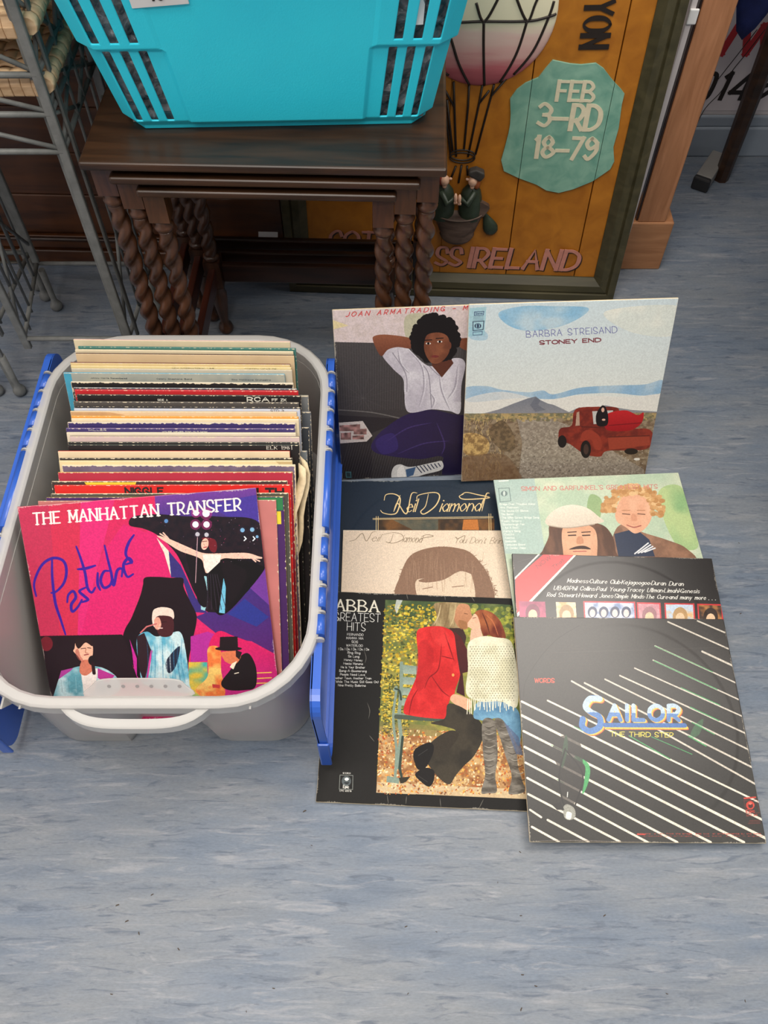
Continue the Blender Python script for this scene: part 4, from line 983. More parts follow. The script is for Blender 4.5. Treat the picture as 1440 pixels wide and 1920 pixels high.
# bottom-left singer
c.blob([(235,830),(260,790),(310,765),(370,760),(430,772),(480,810),(490,860),(420,900),(350,960),(215,960)], (190, 220, 226), col2=(96, 160, 176), grad='n', cells=(18, 18)); c.poly([(290,780),(240,815),(250,780),(300,768)], (170, 60, 150)); c.poly([(400,770),(470,800),(440,830),(400,810)], (178, 50, 140))
c.poly([(330,780),(400,770),(390,860),(345,890)], (236, 226, 220)); c.blob([(312,660),(345,648),(376,670),(380,710),(368,745),(340,748),(318,720),(300,700),(305,688)], (238, 184, 156)); c.blob([(308,665),(325,645),(370,650),(378,680),(350,665),(322,690)], (40, 22, 24))
c.blob([(335,740),(372,740),(385,770),(352,800),(326,785)], (206, 120, 96)); c.oval(378, 738, 17, 20, (26, 18, 22)); c.line([(380,750),(385,790)], 14, (40, 20, 26))
c.blob([(318,690),(330,720),(345,745),(322,735),(308,705)], (180, 90, 80), al=.6); c.line([(358,686),(372,688)], 3, (60, 30, 30)); c.line([(352,690),(350,706),(358,708)], 3, (180, 110, 90), smooth=True)
for k_ in range(7): c.line([(250+k_*30, 800+abs(k_-3)*6), (256+k_*28, 870)], 4, rs_.choice([(50, 90, 110), (230, 240, 240)]), al=.5, taper=.3)
c.line([(332,690),(350,688)], 3, (60, 30, 30)); c.line([(345,716),(362,713)], 4, (140, 40, 50))
# top-hat man in profile
c.blob([(940,780),(985,720),(1020,712),(1048,770),(1045,845),(1000,860),(930,858),(905,830)], (24, 18, 22)); c.blob([(905,705),(975,700),(985,725),(960,755),(925,745),(912,728)], (216, 120, 80)); c.poly([(900,642),(972,640),(974,690),(898,690)], (30, 18, 24)); c.oval(935, 690, 55, 9, (26, 16, 22)); c.poly([(965,695),(990,705),(980,735),(965,722)], (40, 24, 28))
c.poly([(950,750),(970,740),(955,775),(940,765)], (240, 226, 200)); c.poly([(868,835),(900,838),(900,852),(870,850)], (200, 60, 60)); c.line([(960,792),(976,788)], 4, (240, 230, 210))
c.text('THE MANHATTAN TRANSFER', (138, 183), (985, 122), 47, (248, 242, 232), w=.17, thin=.13, serif=.16, gap=2.4)
ink = (58, 26, 150)
for p in ([(148,475),(140,420),(170,350),(215,320),(258,330),(272,370),(262,420),(232,455),(210,462)], [(213,325),(214,400),(226,500),(248,570),(268,632)], [(275,500),(280,470),(300,455),(310,480),(292,510),(296,538),(318,520),(335,490)],
          [(350,440),(325,455),(345,475),(360,490),(335,500)], [(312,272),(330,320),(348,380),(358,440),(375,460),(390,440)], [(318,365),(350,362),(390,350)], [(400,380),(400,425),(410,450)], [(446,372),(425,375),(412,410),(425,440),(450,430),(460,400)],
          [(428,268),(440,320),(455,380),(465,430),(480,370),(500,365),(498,395)], [(515,345),(540,335),(525,320),(505,350),(520,395),(545,385)], [(548,225),(525,260),(515,305),(540,340)]):
    c.line(p, 12, ink, smooth=True, taper=.6)
c.grain(.05); c.worn(.6, 3)
m_mt = c.material('stage_sleeve_print', .38, .45)

# --- sitting portrait on a dark couch
q = zq([(622.7, 581.6), (1015.7, 567.3), (981.9, 885.5), (641.2, 899.8)], 600, 540, 2.057)
c = Cover(1024, q, (70, 66, 66)); c.poly([(0,-50),(1000,-50),(1000,220),(350,215),(45,208),(0,208)], (222, 206, 206), col2=(212, 196, 192), grad='n')
c.blob([(330,110),(420,100),(460,140),(420,220),(340,210)], (170, 176, 130), al=.55)
c.poly([(40,208),(360,216),(700,216),(700,800),(60,800)], (74, 70, 70), col2=(52, 48, 50))
for i in range(60): c.line([(45+i*10, 215), (58+i*9.2, 470)], 2, (98, 94, 94), al=.5)
for i in range(12):
    a = i*PI/6+.2; c.line([(165, 425), (165+math.cos(a)*120, 425+math.sin(a)*(60 if math.sin(a) > 0 else 100))], 6, (124, 120, 118), taper=.1, al=.5)
c.line([(70,470),(200,480),(320,505)], 5, (120, 116, 112), smooth=True, al=.8); c.poly([(65,490),(330,505),(200,560),(200,800),(70,800)], (44, 40, 44))
for i in range(48): c.line([(70+i*10, 745), (110+i*10, 600)], 2, (96, 90, 92), al=.45)
c.poly([(40,120),(110,145),(50,160),(42,140)], (232, 216, 150), al=.7)
c.blob([(200,600),(240,550),(330,490),(430,470),(545,490),(700,480),(700,720),(500,700),(470,650),(380,660),(250,645),(205,628)], (46, 34, 84), col2=(34, 26, 50), grad='x'); c.blob([(215,590),(280,560),(300,620),(240,640)], (60, 46, 120), al=.6); c.poly([(480,600),(700,600),(700,760),(470,720)], (34, 26, 58))
c.blob([(240,255),(285,220),(330,225),(400,290),(440,300),(520,270),(560,290),(545,380),(540,480),(500,475),(430,468),(340,478),(325,400),(320,350),(280,310)], (196, 190, 200), col2=(220, 216, 222), grad='n', cells=(16, 16))
for p in ([(400,300),(420,340),(430,460)], [(280,250),(330,330),(335,400)], [(500,280),(470,340),(420,300)]): c.line(p, 3, (140, 134, 146), smooth=True)
c.blob([(205,205),(210,185),(260,180),(350,195),(352,232),(300,228),(262,238),(240,262),(225,250)], (150, 92, 66), col2=(110, 62, 44)); c.blob([(525,200),(600,195),(640,230),(560,240)], (130, 76, 54))
for p in ([(340,240),(390,300),(400,380),(380,460)], [(300,235),(310,290),(345,330)], [(460,340),(470,400),(500,470)], [(530,300),(520,380),(490,430)], [(420,400),(440,430),(430,465)]): c.line(p, 5, (158, 152, 164), smooth=True, taper=.2, al=.7); c.line([(q_[0]+6, q_[1]+2) for q_ in p], 3, (236, 234, 240), smooth=True, taper=.2, al=.7)
for p in ([(260,590),(340,540),(430,520)], [(300,640),(400,600),(500,590)], [(450,520),(480,600),(470,640)]): c.line(p, 6, (74, 58, 120), smooth=True, taper=.2, al=.6)
c.poly([(430,270),(500,262),(515,290),(470,345),(432,300)], (92, 50, 36))
rs = random.Random(3)
for i in range(220):
    a = rs.uniform(0, 2*PI); rr_ = rs.uniform(60, 82); c.oval(445+rr_*1.08*math.cos(a), 195+rr_*1.1*math.sin(a), 13, 12, (24, 18, 18))
c.oval(445, 195, 78, 86, (22, 16, 16)); c.blob([(402,215),(415,180),(460,172),(494,190),(500,240),(480,275),(450,292),(425,285),(405,250)], (112, 64, 44), col2=(140, 84, 58), grad='n', cells=(14, 14))
for x, y in ((418, 214), (462, 207)): c.oval(x, y, 10, 4, (230, 220, 210)); c.oval(x, y, 5, 4.5, (20, 12, 12)); c.line([(x-14, y-12), (x+13, y-14)], 4, (36, 20, 18))
c.blob([(428,215),(446,225),(448,242),(430,245)], (130, 76, 54)); c.oval(444, 264, 15, 5, (120, 50, 46)); c.oval(500, 222, 7, 14, (110, 62, 44))
c.poly([(65,520),(165,513),(202,570),(180,592),(70,600)], (218, 206, 198))
for a in ((75,530,60,22),(110,528,45,16),(130,545,50,20),(80,560,40,25),(125,570,45,14)): c.poly([(a[0],a[1]),(a[0]+a[2],a[1]-3),(a[0]+a[2],a[1]+a[3]),(a[0],a[1]+a[3])], (150, 110, 104), tex=.5)
c.blob([(275,720),(285,690),(310,680),(350,690),(440,672),(470,668),(470,700),(400,720),(330,742),(285,745)], (210, 208, 204)); c.blob([(300,700),(320,686),(330,735),(300,738)], (236, 232, 226))
c.poly([(330,700),(370,690),(360,722),(335,730)], (70, 96, 130))
for i in range(7): c.line([(372+i*14, 688-i*2), (392+i*12, 712-i*4)], 4, (60, 64, 84))
c.poly([(98,708),(120,708),(122,732),(100,732)], (70, 110, 120)); c.poly([(102,712),(116,712),(118,728),(104,728)], (50, 66, 74))
c.text('JOAN ARMATRADING - ME MYSELF I', (100, 111), (790, 70), 17, (206, 70, 70), w=.17, shear=.35, gap=5)
c.grain(.05); c.worn(.6, 4); m_j = c.material('couch_portrait_print', .34, .45)

# --- desert with a red pickup
q = zq([(879.3, 570.9), (1272.8, 558.9), (1209.3, 890.9), (864.8, 903.1)], 600, 540, 2.057)
c = Cover(1024, q, (206, 216, 214)); c.poly([(540,20),(1420,10),(1320,480),(540,490)], (204, 218, 222), col2=(222, 224, 216)); 
c.blob([(690,95),(780,70),(900,70),(1030,75),(1010,110),(920,150),(800,165),(720,140)], (136, 184, 214), col2=(186, 208, 218), grad='n', cells=(10, 10)); c.blob([(575,150),(640,170),(640,200),(580,195)], (150, 190, 212), al=.6)
c.blob([(1100,90),(1390,70),(1370,180),(1200,170)], (216, 222, 214), col2=(232, 232, 220), grad='n', cells=(8, 8))
c.blob([(560,385),(640,378),(700,392),(800,402),(860,395),(900,410),(1000,385),(1120,376),(1250,372),(1320,355),(1322,400),(1250,415),(1130,405),(1000,410),(900,428),(760,425),(600,440),(560,430)], (142, 178, 206), col2=(172, 196, 212), grad='n', cells=(14, 8))
c.blob([(560,430),(700,400),(860,430),(1000,415),(1200,420),(1320,410),(1320,470),(560,478)], (226, 222, 214), al=.7)
c.poly([(630,484),(690,468),(740,448),(800,426),(832,418),(850,432),(880,446),(900,450),(960,478),(1000,460),(1050,470),(1100,452),(1150,462),(1200,470),(1320,478),(1320,492),(630,492)], (120, 124, 134), col2=(146, 144, 146))
c.poly([(832,420),(850,434),(840,450),(870,470),(830,478),(810,450)], (98, 102, 114), al=.6)
c.poly([(530,484),(1320,480),(1300,780),(520,780)], (150, 132, 108), col2=(112, 92, 72), grad='n', cells=(60, 90)); c.poly([(530,484),(1320,482),(1315,500),(530,505)], (120, 118, 92), col2=(176, 152, 106), grad='n', cells=(60, 30))
c.poly([(760,505),(880,500),(960,530),(1250,700),(1250,780),(760,780),(780,600)], (168, 156, 140), col2=(138, 126, 112), grad='n', cells=(120, 120))
rs = random.Random(8)
for i in range(420):
    x, y = rs.uniform(535, 760), rs.uniform(500, 740)
    if x > 700+(740-y)*.1: continue
    cc = rs.choice([(196, 168, 112), (120, 96, 64), (86, 74, 54), (208, 186, 138), (140, 112, 76)]); c.line([(x, y), (x+rs.uniform(-8, 8), y-rs.uniform(6, 22))], 2.5, cc, al=.8)
for i in range(260): x, y = rs.uniform(540, 1300), rs.uniform(488, 512); c.oval(x, y, rs.uniform(3, 9), rs.uniform(2, 5), rs.choice([(186, 160, 104), (110, 104, 76), (150, 136, 96)]), al=.8)
for i in range(340): x, y = rs.uniform(760, 1250), rs.uniform(560, 735); c.oval(x, y, rs.uniform(1, 4), rs.uniform(1, 2.5), rs.choice([(200, 190, 176), (96, 88, 80)]), al=.8)
c.blob([(545,570),(600,560),(650,590),(640,640),(560,640)], (206, 172, 110), col2=(140, 110, 70), grad='n', cells=(60, 60)); c.blob([(650,560),(700,510),(745,560),(750,620),(700,625)], (96, 80, 60), col2=(130, 108, 80), grad='n', cells=(70, 70)); c.blob([(540,660),(700,640),(760,700),(760,745),(540,745)], (120, 90, 64), al=.6)
rust = (138, 50, 36)
c.blob([(920,560),(930,540),(970,530),(978,480),(1000,462),(1060,458),(1140,460),(1155,480),(1160,540),(1270,545),(1280,600),(1240,625),(1110,628),(1080,650),(1020,640),(960,600),(925,595)], rust, col2=(108, 38, 30), grad='n', cells=(30, 30))
c.poly([(990,480),(1000,476),(1002,530),(985,532)], (180, 150, 130)); c.poly([(1050,475),(1130,472),(1130,520),(1055,525)], (192, 190, 186)); c.oval(934, 592, 17, 24, (28, 22, 22)); c.oval(1025, 622, 20, 34, (28, 22, 22)); c.oval(1026, 622, 10, 20, (70, 50, 44)); c.oval(1200, 630, 26, 12, (34, 24, 22))
c.blob([(1005,590),(1015,555),(1045,548),(1080,575),(1085,620),(1060,620),(1045,585)], (150, 58, 42)); c.poly([(1110,575),(1270,570),(1275,605),(1115,625)], (152, 62, 44)); c.line([(1110,575),(1270,570)], 4, (90, 34, 28)); c.line([(1010,535),(1120,540)], 5, (90, 34, 28))
c.blob([(1095,500),(1120,480),(1180,472),(1225,490),(1248,480),(1240,520),(1200,548),(1130,552),(1100,540)], (190, 34, 38), col2=(150, 22, 28)); c.line([(1115,530),(1240,520)], 4, (120, 18, 24))
c.blob([(1065,490),(1085,455),(1102,460),(1112,500),(1105,530),(1070,530)], (26, 20, 22)); c.oval(1091, 470, 6, 9, (216, 170, 150)); c.oval(1094, 508, 7, 4, (216, 170, 150)); c.oval(1222, 660, 12, 5, (226, 220, 210))
c.poly([(572,78),(642,72),(634,182),(568,188)], (150, 196, 208), al=.7)
c.line([(596,92),(632,90),(630,104),(595,106),(596,92)], 2.5, (60, 74, 110)); c.text('Stereo', (600, 102), (627, 100), 7, (60, 74, 110), w=.16)
for i in range(4): c.line([(592, 112+i*6), (630, 110+i*6)], 2, (90, 110, 130), al=.7)
c.line([(590,130),(632,127),(629,160),(590,164),(590,130)], 3, (50, 60, 84)); c.oval(609, 146, 13, 10, (50, 60, 84)); c.oval(609, 146, 8, 9, (150, 190, 205)); c.oval(609, 146, 4, 9, (50, 60, 84)); c.line([(590,170),(626,167),(625,180),(590,182),(590,170)], 2, (60, 74, 110))
c.text('BARBRA STREISAND', (796, 190), (1145, 172), 24, (102, 104, 160), w=.09, serif=.0, gap=2.4); c.text('STONEY END', (848, 218), (1082, 207), 14, (120, 52, 60), w=.26, gap=2.6, condense=1.5)
c.grain(.04); c.worn(.4, 9); m_b = c.material('desert_sleeve_print', .34, .45)

# --- dark blue sleeve with gold script
q = zq([(635.1, 902.0), (980.1, 898.0), (1019.8, 1219.2), (629.6, 1224.4)], 600, 880, 1.8947)
c = Cover(768, q, (24, 36, 50)); gold = (226, 196, 140)
c.poly([(60,30),(760,30),(760,300),(60,300)], (22, 36, 52), col2=(34, 46, 58), grad='x')
c.poly([(208,178),(620,176),(620,640),(200,640)], (56, 42, 30), col2=(110, 74, 40), grad='n', cells=(14, 14)); c.poly([(510,178),(560,178),(565,215),(505,215)], (180, 110, 50)); c.poly([(260,180),(420,178),(420,215),(330,215)], (90, 110, 104), al=.5)
for p in ([(188,178),(615,172)], [(188,174),(615,168)], [(200,167),(196,640)], [(207,167),(204,640)], [(600,158),(606,640)], [(607,158),(614,640)]): c.line(p, 2.2, gold)
def script(c, txt, p0, p1, h, col, w): c.text(txt, p0, p1, h, col, w=w, thin=w*.45, shear=.45, gap=1.5)
for p in ([(228,110),(235,90),(265,88),(285,105),(275,150),(255,160),(225,155),(215,145)], [(262,150),(275,120),(300,155),(312,148),(325,88),(345,84)], [(262,150),(285,92)],
          [(385,88),(375,130),(358,150),(372,158),(410,130),(425,95),(405,82),(350,92),(345,110)], [(575,148),(590,90),(602,85)], [(500,92),(520,82),(560,90),(602,100),(560,105),(510,106),(495,96),(510,88)]):
    c.line(p, 4.5, gold, smooth=True, taper=.45)
script(c, 'eil', (307, 152), (338, 150), 44, gold, .10); script(c, 'iamond', (425, 150), (566, 148), 44, gold, .10)
c.grain(.06); c.worn(.5, 6); m_n1 = c.material('navy_gold_print', .5, .25, ring=.4)

# --- cream sleeve with brown portrait
q = zq([(643.2, 993.6), (1003.2, 994.5), (1040.8, 1345.1), (631.5, 1344.0)], 600, 880, 1.8947)
c = Cover(768, q, (222, 202, 178)); br = (132, 100, 78)
c.blob([(265,450),(280,390),(310,320),(350,290),(420,275),(490,280),(540,300),(590,360),(615,420),(620,480),(600,560),(540,620),(400,620),(300,560)], br)
c.blob([(345,450),(340,400),(365,388),(420,392),(470,372),(520,350),(545,400),(550,470),(520,560),(380,560)], (216, 194, 168)); c.blob([(350,395),(400,378),(470,350),(530,340),(560,380),(500,362),(440,392),(380,402)], br)
rs = random.Random(5)
for i in range(160):
    a = rs.uniform(PI*1.0, PI*2.0); x, y = 445+175*math.cos(a), 450+170*math.sin(a); c.line([(x, y), (x+rs.uniform(-14, 14), y+rs.uniform(-8, 14))], 1.6, br)
c.line([(365,425),(400,418)], 3, br); c.line([(470,418),(510,414)], 3, br)
for i in range(50): x = rs.uniform(300, 600); c.line([(x, rs.uniform(290, 400)), (x+rs.uniform(-10, 10), rs.uniform(330, 440))], 1.5, (164, 132, 106), al=.6)
sc = (128, 110, 86)
for p in ([(104,255),(125,250),(150,228),(165,255),(185,225),(200,222)], [(260,230),(250,258),(235,258),(262,262),(295,248),(290,232),(262,225),(222,232)], [(340,262),(365,245),(402,238),(380,232),(360,240)], [(480,240),(490,246),(515,236),(505,262)]): c.line(p, 2.2, sc, smooth=True, taper=.5)
script(c, 'eil', (182, 256), (208, 256), 26, sc, .07); script(c, 'iamond', (292, 258), (360, 260), 26, sc, .07); script(c, "You Don't Bring Me Flowers", (476, 262), (800, 266), 21, sc, .08)
c.grain(.07, 300); c.worn(.4, 7); m_n2 = c.material('cream_portrait_print', .42, .35, ring=.35)

# --- black sleeve with park bench photograph
q = zq([(623.5, 1108.7), (1005.5, 1123.4), (1024.7, 1522.6), (592.0, 1503.4)], 580, 1090, 3.4286)
c = Cover(1024, q, (28, 27, 26)); ph = [(488, 118), (1290, 150), (1412, 1400), (430, 1358)]
c.poly(ph, (104, 112, 60), col2=(150, 142, 70), grad='n', cells=(22, 22))
c.poly([(488,118),(1290,150),(1300,330),(480,300)], (110, 120, 72), col2=(66, 84, 52), grad='n', cells=(14, 14))
rs = random.Random(11)
for i in range(1500):
    x, y = rs.uniform(450, 840), rs.uniform(150, 900)
    if x < 485-(y-118)*.047: continue
    c.oval(x, y, rs.uniform(4, 13), rs.uniform(3, 10), rs.choice([(214, 184, 48), (196, 160, 40), (232, 208, 86), (120, 124, 50), (150, 120, 46), (64, 74, 40)]), al=.85)
for i in range(260): c.oval(rs.uniform(1000, 1330), rs.uniform(160, 420), rs.uniform(8, 24), rs.uniform(6, 18), rs.choice([(170, 172, 60), (110, 124, 52), (204, 196, 90), (80, 96, 50)]), al=.5)
c.poly([(452,930),(1360,1000),(1412,1400),(430,1358)], (196, 160, 110), col2=(150, 100, 60), grad='n', cells=(34, 34)); c.poly([(452,900),(800,930),(900,1000),(450,985)], (130, 120, 70), al=.7); c.poly([(436,1290),(1400,1340),(1412,1400),(430,1358)], (206, 186, 150), al=.8)
for i in range(1300):
    x, y = rs.uniform(440, 1400), rs.uniform(960, 1370)
    if x < 485-(y-118)*.047: continue
    c.oval(x, y, rs.uniform(3, 11), rs.uniform(2, 7), rs.choice([(214, 140, 60), (232, 196, 140), (176, 84, 44), (226, 176, 90), (120, 72, 44), (242, 220, 180)]), rot=rs.uniform(0, 3), al=.9)
for i in range(500): c.oval(rs.uniform(470, 640), rs.uniform(600, 1000), rs.uniform(3, 9), rs.uniform(2, 7), rs.choice([(206, 170, 50), (90, 90, 44), (220, 196, 90), (60, 66, 36)]), al=.8)
c.poly([(560,118),(600,120),(560,210),(548,170)], (196, 200, 196), al=.8)
ben = (128, 146, 132); bd = (52, 66, 58)
for a in ([(590,535),(700,545),(700,600),(590,592)], [(590,612),(700,620),(690,668),(592,660)], [(590,682),(700,690),(690,735),(592,730)], [(592,750),(640,755),(630,800),(592,798)]): c.poly(a, ben, col2=(156, 170, 154))
c.line([(592,525),(590,700),(575,870),(590,1000),(560,1200)], 22, ben); c.line([(545,700),(560,690),(540,850),(545,960),(560,1090),(550,1280)], 16, ben, smooth=True); c.line([(552,690),(580,705),(590,760)], 12, bd, smooth=True); c.line([(560,870),(700,880),(900,890)], 30, (74, 84, 72)); c.line([(550,850),(870,868)], 9, ben)
c.line([(600,1000),(580,1200),(600,1290)], 16, bd); c.poly([(500,1250),(580,1265),(575,1300),(495,1290)], ben); c.poly([(575,1262),(650,1255),(620,1290),(585,1300)], (50, 46, 36))
c.blob([(800,150),(850,135),(960,138),(1030,160),(1036,240),(1020,290),(960,310),(920,300),(880,300),(840,295),(785,285),(820,230)], (168, 148, 108), col2=(132, 110, 76), grad='n', cells=(50, 12))
c.blob([(960,150),(1020,150),(1036,190),(1048,240),(1020,268),(1025,290),(1000,310),(955,290),(930,230)], (196, 140, 104), col2=(170, 116, 82)); c.poly([(900,300),(985,300),(1010,360),(985,460),(930,400)], (60, 40, 36))
c.blob([(1065,200),(1110,182),(1180,205),(1230,260),(1262,350),(1250,375),(1200,365),(1150,345),(1125,360),(1100,300),(1080,240)], (104, 44, 32), col2=(160, 92, 56), grad='n', cells=(16, 10)); c.blob([(1040,238),(1062,208),(1085,232),(1100,300),(1070,320),(1035,300),(1012,285),(1022,260)], (226, 178, 148))
c.poly([(1040,310),(1100,300),(1120,370),(1030,395)], (216, 176, 150))
c.blob([(690,330),(740,295),(830,288),(880,300),(925,330),(950,420),(965,520),(970,600),(940,690),(930,730),(900,770),(890,840),(875,882),(760,878),(650,862),(608,845),(615,780),(660,680),(690,600),(700,480)], (190, 34, 36), col2=(214, 48, 48), grad='n', cells=(16, 16))
c.poly([(930,320),(975,360),(1015,440),(1025,580),(985,590),(1000,740),(945,715),(970,600),(950,480)], (84, 30, 32), col2=(60, 24, 28))
for p in ([(850,400),(830,560),(770,620),(740,690)], [(870,330),(900,420),(930,510)], [(780,600),(850,700),(900,740)], [(850,480),(930,500)], [(640,860),(660,760),(700,690)]): c.line(p, 7, (132, 18, 24), smooth=True, taper=.3)
c.blob([(700,420),(760,380),(800,480),(760,640),(690,700)], (156, 24, 30), al=.35); c.blob([(780,300),(850,295),(900,360),(860,420),(800,380)], (226, 70, 66), al=.35)
c.line([(845,150),(830,220),(800,280)], 8, (206, 188, 146), smooth=True, taper=.3, al=.7); c.line([(900,145),(890,220),(870,290)], 8, (120, 98, 66), smooth=True, taper=.3, al=.7); c.line([(940,150),(930,230),(905,290)], 7, (196, 176, 134), smooth=True, taper=.3, al=.7)
c.line([(995,205),(1018,210)], 4, (110, 70, 50)); c.blob([(960,250),(1010,262),(1012,300),(970,305)], (150, 104, 66), al=.8)
c.line([(1052,236),(1070,232)], 4, (110, 60, 50)); c.line([(1130,210),(1180,260),(1215,350)], 8, (190, 110, 70), smooth=True, taper=.2, al=.7); c.line([(1110,200),(1140,270),(1160,340)], 8, (70, 28, 22), smooth=True, taper=.2, al=.7)
c.line([(900,820),(980,900),(1060,980)], 8, (92, 84, 70), smooth=True, taper=.2); c.line([(830,1120),(900,1180),(920,1280)], 8, (90, 82, 68), smooth=True, taper=.2); c.line([(960,1000),(1040,1040),(980,1140)], 8, (30, 28, 24), smooth=True, taper=.2)
c.oval(924, 602, 9, 10, (226, 150, 80)); c.blob([(905,760),(930,725),(1000,745),(1040,770),(1040,810),(1000,830),(950,800)], (220, 168, 136))
c.blob([(890,790),(960,800),(1040,850),(1110,920),(1115,1010),(1060,1120),(990,1190),(940,1250),(900,1305),(840,1270),(780,1200),(760,1160),(800,1100),(880,1010),(940,960),(860,930),(780,910),(870,880)], (62, 56, 46), col2=(46, 42, 36), grad='n', cells=(14, 14)); c.blob([(780,1040),(900,960),(960,990),(880,1100),(800,1120)], (54, 48, 40))
c.blob([(668,1110),(690,1070),(770,1035),(800,1060),(790,1120),(745,1200),(700,1210),(675,1160)], (26, 24, 24)); c.blob([(680,1240),(740,1200),(800,1215),(800,1280),(770,1320),(720,1290)], (28, 26, 26)); c.line([(700,1120),(760,1080)], 6, (110, 110, 110), taper=.2); c.line([(700,1250),(760,1290)], 6, (110, 108, 104), taper=.2)
c.blob([(1070,790),(1130,765),(1240,775),(1310,800),(1350,850),(1360,960),(1345,1060),(1290,960),(1240,890),(1190,880),(1150,895),(1090,890),(1055,870)], (112, 158, 186), col2=(86, 128, 160), grad='n', cells=(20, 20))
c.blob([(1020,405),(1050,372),(1120,352),(1200,360),(1290,380),(1320,470),(1340,620),(1345,740),(1330,810),(1280,795),(1230,770),(1120,775),(1060,760),(1020,740),(1005,690),(1020,560),(1015,470)], (226, 222, 196), col2=(206, 202, 172), grad='n', cells=(18, 18))
for j in range(24):
    for i in range(17):
        x, y = 1035+i*18+(9 if j % 2 else 0), 420+j*15
        if x < 1010+abs(y-600)*.08 or (x > 1320): continue
        c.oval(x, y, 3.6, 4, (140, 136, 110), al=.85)
for i in range(26): x = 1020+i*12; c.line([(x, 755), (x+rs.uniform(-10, 8), 800+rs.uniform(0, 40)+(20 if i < 4 else 0))], 5, (234, 228, 206))
for bx, dx in ((1115, 0), (1195, 1)):
    if dx: pts = [(1190,895),(1235,885),(1290,960),(1330,1080),(1340,1180),(1365,1270),(1385,1350),(1300,1370),(1280,1350),(1300,1250),(1260,1120),(1230,1020)]
    else: pts = [(1115,895),(1190,895),(1205,1000),(1210,1130),(1195,1250),(1205,1350),(1150,1362),(1105,1355),(1130,1240),(1115,1080)]
    c.blob(pts, (128, 122, 112), col2=(88, 82, 74), grad='n', cells=(26, 60))
    for k in range(9): y = 930+k*42; x = (1122 if not dx else 1215+k*15); c.line([(x, y), (x+34, y+12), (x+74, y-4)], 5, (170, 164, 152) if k % 2 else (66, 60, 54), smooth=True, taper=.2, al=.8)
c.poly([(1250,900),(1345,1000),(1375,1120),(1330,1110)], (96, 110, 140), al=.8)
wt = (232, 230, 222)
c.text('ABBA', (172, 188), (442, 196), 70, (226, 220, 200), w=.17, thin=.10, serif=.12, gap=2.2); c.line([(172,190),(160,192)], 8, (226, 220, 200)); c.line([(436,185),(456,204)], 10, (226, 220, 200), taper=.4)
c.text('GREATEST', (160, 252), (456, 262), 52, wt, w=.07, gap=1.6); c.text('HITS', (242, 316), (358, 320), 52, wt, w=.07, gap=2.2)
for i, (t_, a, b) in enumerate((('FERNANDO', 243, 346), ('MAMMA MIA', 238, 347), ('SOS', 272, 311), ('WATERLOO', 237, 342), ('I Do, I Do, I Do, I Do, I Do', 188, 383), ('Ring Ring', 246, 327), ('So Long', 250, 320), ('Honey Honey', 224, 341), ('Hasta Manana', 220, 343), ('He Is Your Brother', 203, 357), ('Bang-A-Boomerang', 193, 367), ('People Need Love', 198, 357), ('Another Town, Another Train', 150, 398), ('Dance (While The Music Still Goes On)', 100, 444), ('Nina Pretty Ballerina', 185, 361))):
    y = 349+i*23.3; c.text(t_, (a, y-1), (b, y+2), 14, wt, w=.13, gap=1.8)
c.text('STEREO', (216, 1237), (264, 1238), 8, wt, w=.2); c.line([(197,1245),(280,1248),(278,1338),(192,1336),(197,1245)], 3, (150, 156, 150)); c.oval(238, 1284, 30, 33, (84, 92, 94)); c.oval(240, 1284, 18, 20, (40, 44, 46)); c.poly([(222,1282),(258,1283),(256,1291),(222,1290)], (84, 92, 94)); c.oval(240, 1272, 14, 10, (232, 232, 226)); c.text('Epic', (217, 1328), (253, 1330), 18, wt, w=.18); c.text('EPC 69218', (195, 1350), (270, 1353), 9, wt, w=.17)
for p in ([(372,780),(388,830),(380,885)], [(385,990),(418,1030)], [(350,440),(365,490),(357,525)], [(500,1372),(508,1430)], [(625,1380),(620,1432)], [(1120,1400),(1090,1460)], [(840,1395),(845,1450)], [(622,70),(634,118)], [(870,85),(874,120)], [(1040,95),(1062,130)]): c.line(p, 2.5, (140, 136, 126), smooth=True, taper=.2)
c.grain(.05); c.worn(.55, 12); m_a = c.material('park_bench_print', .5, .15, ring=.25)

# --- pale sleeve with two young men outdoors
q = zq([(925.1, 899.6), (1271.9, 885.9), (1367.1, 1213.9), (977.1, 1233.9)], 600, 880, 1.8947)
c = Cover(1024, q, (186, 200, 180)); c.poly([(560,-20),(1300,-20),(1500,700),(600,700)], (176, 196, 170), col2=(206, 212, 186), grad='n', cells=(7, 7)); c.poly([(612,30),(760,25),(800,300),(650,300)], (164, 186, 184), al=.7)
c.blob([(1200,90),(1280,60),(1330,180),(1340,280),(1260,260)], (138, 176, 124), col2=(178, 198, 140), grad='n', cells=(6, 6)); c.blob([(960,90),(1000,110),(990,180),(950,150)], (136, 164, 110), al=.8)
c.blob([(1040,240),(1075,195),(1150,225),(1230,250),(1300,280),(1320,330),(1040,330)], (130, 96, 76), col2=(156, 116, 92), grad='n', cells=(20, 20)); c.poly([(1045,230),(1120,210),(1170,250),(1190,310),(1060,310)], (44, 54, 76))
for k in range(4): c.line([(1118+k*12, 300-k*2), (1166+k*8, 262+k*6)], 5, (222, 222, 224))
c.blob([(1050,150),(1078,90),(1130,72),(1170,100),(1180,160),(1160,205),(1120,228),(1085,205),(1055,185)], (218, 162, 130), col2=(232, 182, 150), grad='n', cells=(8, 8))
rs = random.Random(2)
for i in range(210):
    a = rs.uniform(PI*.95, PI*2.12); r0 = rs.uniform(60, 100); c.oval(1112+r0*1.1*math.cos(a), 140+r0*.85*math.sin(a), rs.uniform(6, 12), rs.uniform(5, 9), rs.choice([(204, 158, 104), (182, 132, 80), (222, 184, 134), (196, 148, 96)]), al=.9)
